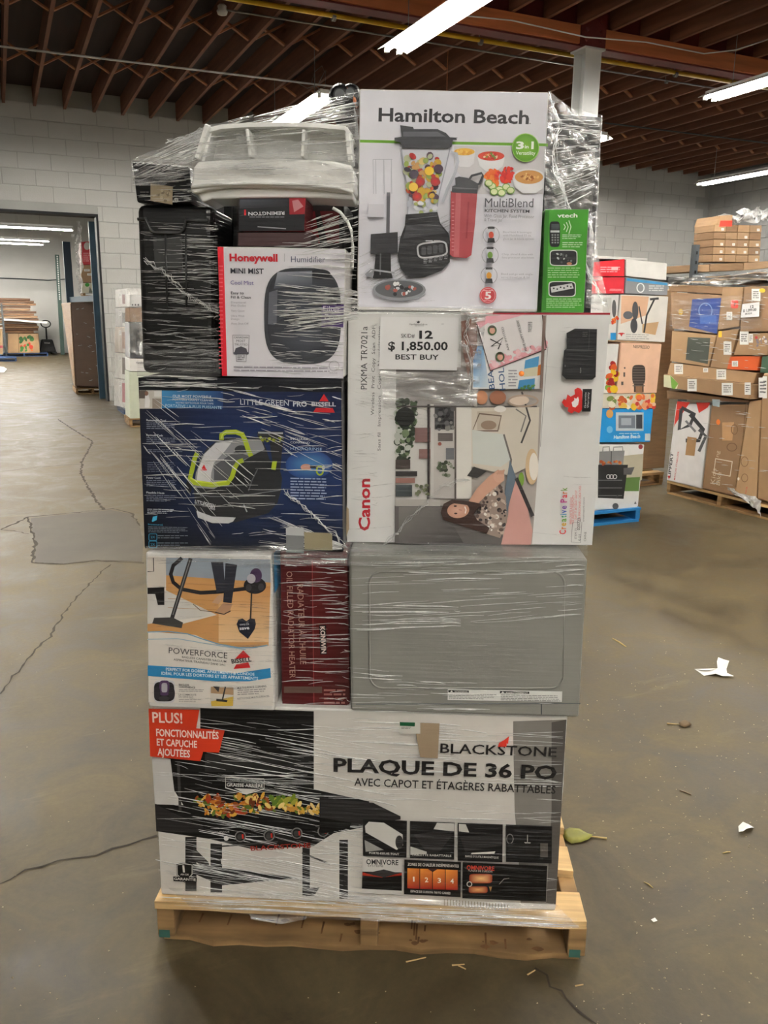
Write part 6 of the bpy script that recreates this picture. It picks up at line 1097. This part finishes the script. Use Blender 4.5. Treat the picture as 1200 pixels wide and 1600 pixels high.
lc('rack_carton', 'red carton with a white round emblem on the blue rack', PR, [(506, 312), (594, 306), (602, 452), (508, 456)], .5, mat('red_cardboard'), lambda A: (A.ell(544, 338, 20, 24, C(230, 226, 220)), A.fine(520, 380, 570, 440, 5, C(220, 170, 170))), col=C(190, 44, 56))
w5, w5i = thing('stretch_wrap', 'grey crumpled film hanging beside the red carton on the blue rack', 'plastic wrap', PR.at(120, 460), BA)
fsheet(PR, [(470, 190), (500, 185), (510, 230)], [(485, 620), (500, 628), (510, 626)], 6, 24, .06, FOLD, 5, w5, w5i, F3); fsheet(PR, [(450, 260), (480, 250)], [(490, 500), (500, 505)], 6, 24, .05, FILMB, 6, w5, w5i, F3)
# ---- tall brown carton in the opening
PD = VP(16.6); zc = .1
cc_ = at_z(124, 615, 0); pallet('wooden_pallet', 'wooden pallet under the tall brown wrapped carton in the opening', at_z(146, 616, 0), BA, .62, .8, PINE2, PINE2, seed=50)
vD = uvz(at_z(146, 616, 0))[1]; PD = VP(vD+.02)
root, inv = thing('tall_wrapped_carton', 'tall brown film wrapped carton standing in the opening', 'box', PD.at(142, 605), BA)
BRW = mat('dark_brown_cardboard', C(104, 78, 60), .45, .14, (3, 3, 8), film=.6)
q = [PD.at(*p) for p in zq([(474, 1215), (660, 1222), (622, 684), (442, 690)], F3)]; bk_ = EV*.8
mb = MB(); mb.hexa([q[0], q[1], q[1]+bk_, q[0]+bk_, q[3], q[2], q[2]+bk_, q[3]+bk_]); mb.build('carton', BRW, root, inv, bevel=.02)
qs = PD.at(*zq([(398, 694)], F3)[0]); mb = MB(); mb.add([q[0]-EV*.001-EU*.001, q[3]-EV*.001-EU*.001, qs+EV*.5, q[0]+EV*.4-EU*.005], [(0, 1, 2, 3)]); mb.build('side_panel', mat('tan_cardboard'), root, inv, solid=.01)
fm2 = MB(); R3 = random.Random(2)
for k in range(26):
    x = R3.uniform(470, 640); y = R3.uniform(720, 1180); fm2.tube([PD.at(*zq([(x, y)], F3)[0])-EV*.012, PD.at(*zq([(x+R3.uniform(8, 26), y+R3.uniform(-8, 8))], F3)[0])-EV*.012], .004, 4)
fm2.build('film_folds', FOLD, root, inv)['kind'] = 'stuff'
# ---- far end of the store room
PF = VP(FARV-.9)
def fv(x, y, v): return VP(v).at(x, y)
root, inv = thing('rack_upright', 'green slotted rack upright leaning on the far wall', 'rack post', at_z(98, 554, 0), BA)
a = at_z(98, 554, 0); vv = uvz(a)[1]; tpp = VP(vv).at(89, 398); mb = MB(); mb.bar(inv @ a, inv @ tpp, .14, .12, (0, 1, 0)); mb.build('post', GREENS, root)
for k in range(20):
    mb = MB(); c_ = (inv @ tpp).lerp(inv @ a, .02+k*.022); mb.box(c_.x-.02, c_.y-.075, c_.z-.025, c_.x+.02, c_.y-.06, c_.z+.025); mb.build('slot', WSTEEL, root)
pallet('blue_pallet', 'blue pallet under the flattened cardboard at the back of the store room', at_z(38, 557, 0), BA, 1.6, 1.0, mat('dark_blue_paint'), mat('dark_blue_paint'), seed=60)
vq = uvz(at_z(38, 557, 0))[1]; PQ = VP(vq+.02)
lc('produce_carton', 'brown produce carton with green and red print under the flattened cardboard', PQ, [(50, 884), (240, 884), (250, 1005), (50, 1008)], .9, CARD, lambda A: (A.blobs([(120, 905), (205, 905), (200, 940), (120, 935)], [C(60, 110, 50), C(40, 90, 40)], 12, 9, 16), A.blobs([(125, 950), (200, 950), (200, 995), (125, 990)], [C(196, 60, 40), C(60, 120, 50), C(214, 120, 50)], 12, 8, 14), A.line([(116, 886), (118, 1004)], 3, C(110, 80, 50))))
rr2 = random.Random(8); BROWN = [mat('flat_card_dark', C(92, 66, 48), .85, .2, (5, 5, 5)), mat('flat_card_mid', C(120, 88, 62), .85, .2, (5, 5, 5)), CARDM]
zA = PQ.at(30, 519).z; zB_ = PQ.at(30, 464).z
for k in range(14):
    z0 = zA+(zB_-zA)*k/14; e = uvz(PQ.at(52+rr2.uniform(-6, 9), 480))[0]; mb = MB(); mb.grid(lambda u, v: Vector(((u-1)*2.2, v*1.1, .006*math.sin(u*3+k)+.006*noise.noise(Vector((u*3, v*2, k))))), 8, 3); o = mb.build('flattened_carton', BROWN[rr2.randrange(3)], solid=(zB_-zA)/14*.8, fix=False)
    o.location = B(e, vq, z0+.04); o.rotation_euler = (0, 0, BA+rr2.uniform(-.04, .04))
    tag(o, 'flattened brown carton, '+('bottom', 'second', 'third', 'fourth', 'fifth', 'sixth', 'seventh', 'eighth', 'ninth', 'tenth', 'eleventh', 'twelfth', 'thirteenth', 'topmost')[k]+' from below in the pile on the produce carton', 'cardboard', 'flattened cartons in the store room')
root, inv = thing('white_board', 'long white board sticking out of the flattened carton pile', 'board', PQ.at(36, 502), BA); mb = MB(); mb.bar(inv @ PQ.at(6, 499)-Vector((0, .1, 0)), inv @ PQ.at(73, 504)-Vector((0, .1, 0)), .5, .06); mb.build('board', FIXW, root)
# pallet jack
root, inv = thing('pallet_jack', 'black pallet jack with a loop handle beside the far wall', 'pallet jack', at_z(75, 553, 0), BA)
mb = MB(); mb.tube([(0, 0, .12), (0, -.02, .7), (0, -.06, 1.0)], .03, 8); mb.build('handle_shaft', BLACKP, root)
mb = MB(); mb.tube([(.17*math.cos(t*math.pi/8), -.06, 1.12+.13*math.sin(t*math.pi/8)) for t in range(16)], .022, 6, closed=True); mb.build('handle_loop', BLACKP, root, smooth=True)
mb = MB(); mb.hexa([(-.3, -.15, .05), (.3, -.15, .05), (.3, .3, .05), (-.3, .3, .05), (-.2, -.08, .55), (.2, -.08, .55), (.2, .2, .55), (-.2, .2, .55)]); mb.build('pump_housing', BLACKP, root, bevel=.04)
for s_ in (-.2, .2):
    mb = MB(); mb.box(s_-.08, -.75, .05, s_+.08, -.1, .1); mb.build('fork', BLACKP, root)
    mb = MB(); mb.lathe((s_*.6-.03, 0, .09), [(.09, 0), (.09, .06)], 14, (1, 0, 0)); mb.build('wheel', BLACKP, root)
A = Art(Plane(at_z(75, 553, 0)-EV*.16, -EV), .02); A.text('TITAN', (69, 537), (78, 537), 2, C(200, 200, 200), .02); A.build('lettering', root, inv, PAPER)
# ladder at the left edge
root, inv = thing('step_ladder', 'dark ladder leaning on the flattened carton pile at the left edge', 'ladder', at_z(8, 556, 0), BA)
pA = VP(vq-.25)
for dx in (-14, 0):
    mb = MB(); mb.bar(inv @ pA.at(10+dx, 556), inv @ pA.at(2+dx, 474), .06, .05, (0, 1, 0)); mb.build('rail', DGREY, root)
for k in range(7):
    t = .08+k*.13; mb = MB(); mb.bar(inv @ pA.at(-4-8*t, 556-82*t), inv @ pA.at(10-8*t, 556-82*t), .05, .04, (0, 1, 0)); mb.build('rung', GSTEEL, root)
lc('white_carton', 'white carton on a blue pallet at the extreme left edge', VP(vq-2.2), [(-120, 850), (16, 850), (20, 1015), (-120, 1012)], .8, WHITEC, lambda A: A.rect(-100, 960, 18, 975, C(150, 50, 60)))
pallet('blue_pallet', 'blue pallet at the extreme left edge of the store room', at_z(-14, 565, 0), BA, 1.5, 1.0, mat('dark_blue_paint'), mat('dark_blue_paint'), seed=61)
root, inv = thing('wall_cable', 'grey cable sagging along the far store room wall', 'wire', VP(FARV-.05).at(60, 437), BA); mb = MB(); mb.tube([inv @ VP(FARV-.05).at(*p) for p in ((-10, 434), (40, 436), (75, 438), (103, 436))], .02, 5); mb.build('cable', DGREY, root)

# ================================================================== LITTER ON THE FLOOR
LEAF = mat('dry_green_leaf', C(124, 122, 46), .55, .2, (30, 30, 30)); LEAFB = mat('brown_leaf', C(98, 78, 52), .8, .25, (30, 30, 30)); PSC = mat('torn_white_paper', C(222, 220, 214), .7, .05); STK = mat('dry_stem', C(170, 146, 92), .8, .2, (30, 30, 30))
def leaf(label, pts, stem, m, lift, wd=.0):
    P = [at_z(x, y, 0) for x, y in pts]; c_ = sum(P, Vector())/len(P); root, inv = thing('fallen_leaf', label, 'leaf', c_, 0)
    n = len(P); mb = MB(); R2 = random.Random(n)
    ring1 = [c_.lerp(p, .55)+Vector((0, 0, lift*R2.uniform(.7, 1.3))) for p in P]; ring2 = [p+Vector((0, 0, lift*R2.uniform(.1, .7)+.001)) for p in P]
    mb.add([c_+Vector((0, 0, lift*.5))]+ring1+ring2, [(0, 1+i, 1+(i+1) % n) for i in range(n)]+[(1+i, 1+n+i, 1+n+(i+1) % n, 1+(i+1) % n) for i in range(n)]); mb.build('blade', m, root, inv, smooth=True, solid=.0006)
    mb = MB(); S_ = [at_z(x, y, 0)+Vector((0, 0, .004)) for x, y in stem]; mb.tube(S_, [.0012, .002, .003][:len(S_)] if len(S_) == 3 else .002, 6); mb.build('stem', STK, root, inv, smooth=True)
leaf('yellow green leaf with a pale stem on the concrete beside the pallet', [(879, 1300), (890, 1297), (905, 1299), (918, 1303), (926, 1308), (920, 1314), (908, 1318), (893, 1320), (884, 1316), (879, 1310)], [(905, 1309), (926, 1309), (948, 1312)], LEAF, .012)
leaf('small shrivelled brown leaf with a stem on the concrete at the right', [(1060, 1131), (1068, 1128), (1078, 1130), (1080, 1135), (1070, 1138), (1062, 1136)], [(1066, 1133), (1055, 1133), (1042, 1132)], LEAFB, .012)
def scrap(label, pts, lift, seed):
    P = [at_z(x, y, 0) for x, y in pts]; c_ = sum(P, Vector())/len(P); root, inv = thing('paper_scrap', label, 'paper scrap', c_, 0); R2 = random.Random(seed); n = len(P)
    mb = MB(); vs_ = [c_+Vector((0, 0, lift*.6))]+[p+Vector((0, 0, .001+lift*R2.random())) for p in P]; mb.add(vs_, [(0, 1+i, 1+(i+1) % n) for i in range(n)]); mb.build('scrap', PSC, root, inv, solid=.0006)
scrap('torn white paper scrap with ragged tails on the concrete at the right', [(1085, 1046), (1100, 1051), (1112, 1050), (1122, 1046), (1120, 1036), (1122, 1029), (1130, 1033), (1139, 1036), (1135, 1046), (1136, 1052), (1146, 1060), (1128, 1058), (1118, 1056), (1100, 1056)], .012, 1)
scrap('small crumpled white paper scrap near the right edge', [(1153, 1298), (1160, 1291), (1170, 1289), (1178, 1294), (1174, 1299), (1166, 1300), (1160, 1304), (1154, 1302)], .015, 2)
scrap('tiny cream paper flake on the concrete right of the pallet', [(1017, 1438), (1023, 1436), (1027, 1440), (1021, 1443)], .006, 3)
scrap('white cloth scrap on the floor at the far left edge', [(0, 574), (6, 574), (11, 579), (6, 583), (0, 582)], .1, 4)
def twig(label, a, b, rad, m=STK):
    p, q_ = at_z(*a, 0), at_z(*b, 0); root, inv = thing('twig', label, 'twig', (p+q_)/2, 0); mb = MB(); mb.tube([p+Vector((0, 0, .002)), (p+q_)/2+Vector((.001, .001, .003)), q_+Vector((0, 0, .002))], [rad*.6, rad, rad*.7], 6); mb.build('stem', m, root, inv, smooth=True)
twig('pale straight twig on the floor level with the microwave', (957, 998), (978, 1011), .0035); twig('dark short twig between the two paper scraps', (1062, 1236), (1080, 1243), .0022, LEAFB); twig('pale short twig below the yellow green leaf', (1006, 1379), (1020, 1388), .0018); twig('pale sliver left of the tiny cream flake, near the small paper scrap', (1129, 1334), (1141, 1332), .002)
# crumbs: far too many and too small to count
mb = MB(); R4 = random.Random(11)
for k in range(520):
    x = R4.choice((R4.uniform(900, 1200), R4.uniform(900, 1200), R4.uniform(0, 1200))); y = R4.uniform(1000, 1600); p = at_z(x, y, 0)
    if p.y > 1.60 and abs(p.x) < .62 and p.y < 3: continue
    s_ = R4.uniform(.0008, .003); d = R4.uniform(0, 6); mb.add([p+Vector((s_*math.cos(d+t*2.1)*R4.uniform(.6, 1.6), s_*math.sin(d+t*2.1), 0.0004)) for t in range(3)]+[p+Vector((0, 0, s_*.7+.0006))], [(0, 1, 3), (1, 2, 3), (2, 0, 3), (0, 2, 1)])
o = mb.build('floor_crumbs', mat('pale_crumbs', C(176, 160, 128), .8, .3, (50, 50, 50))); tag(o, 'scattered pale crumbs and wood chips on the concrete floor', 'crumbs', kind='stuff')
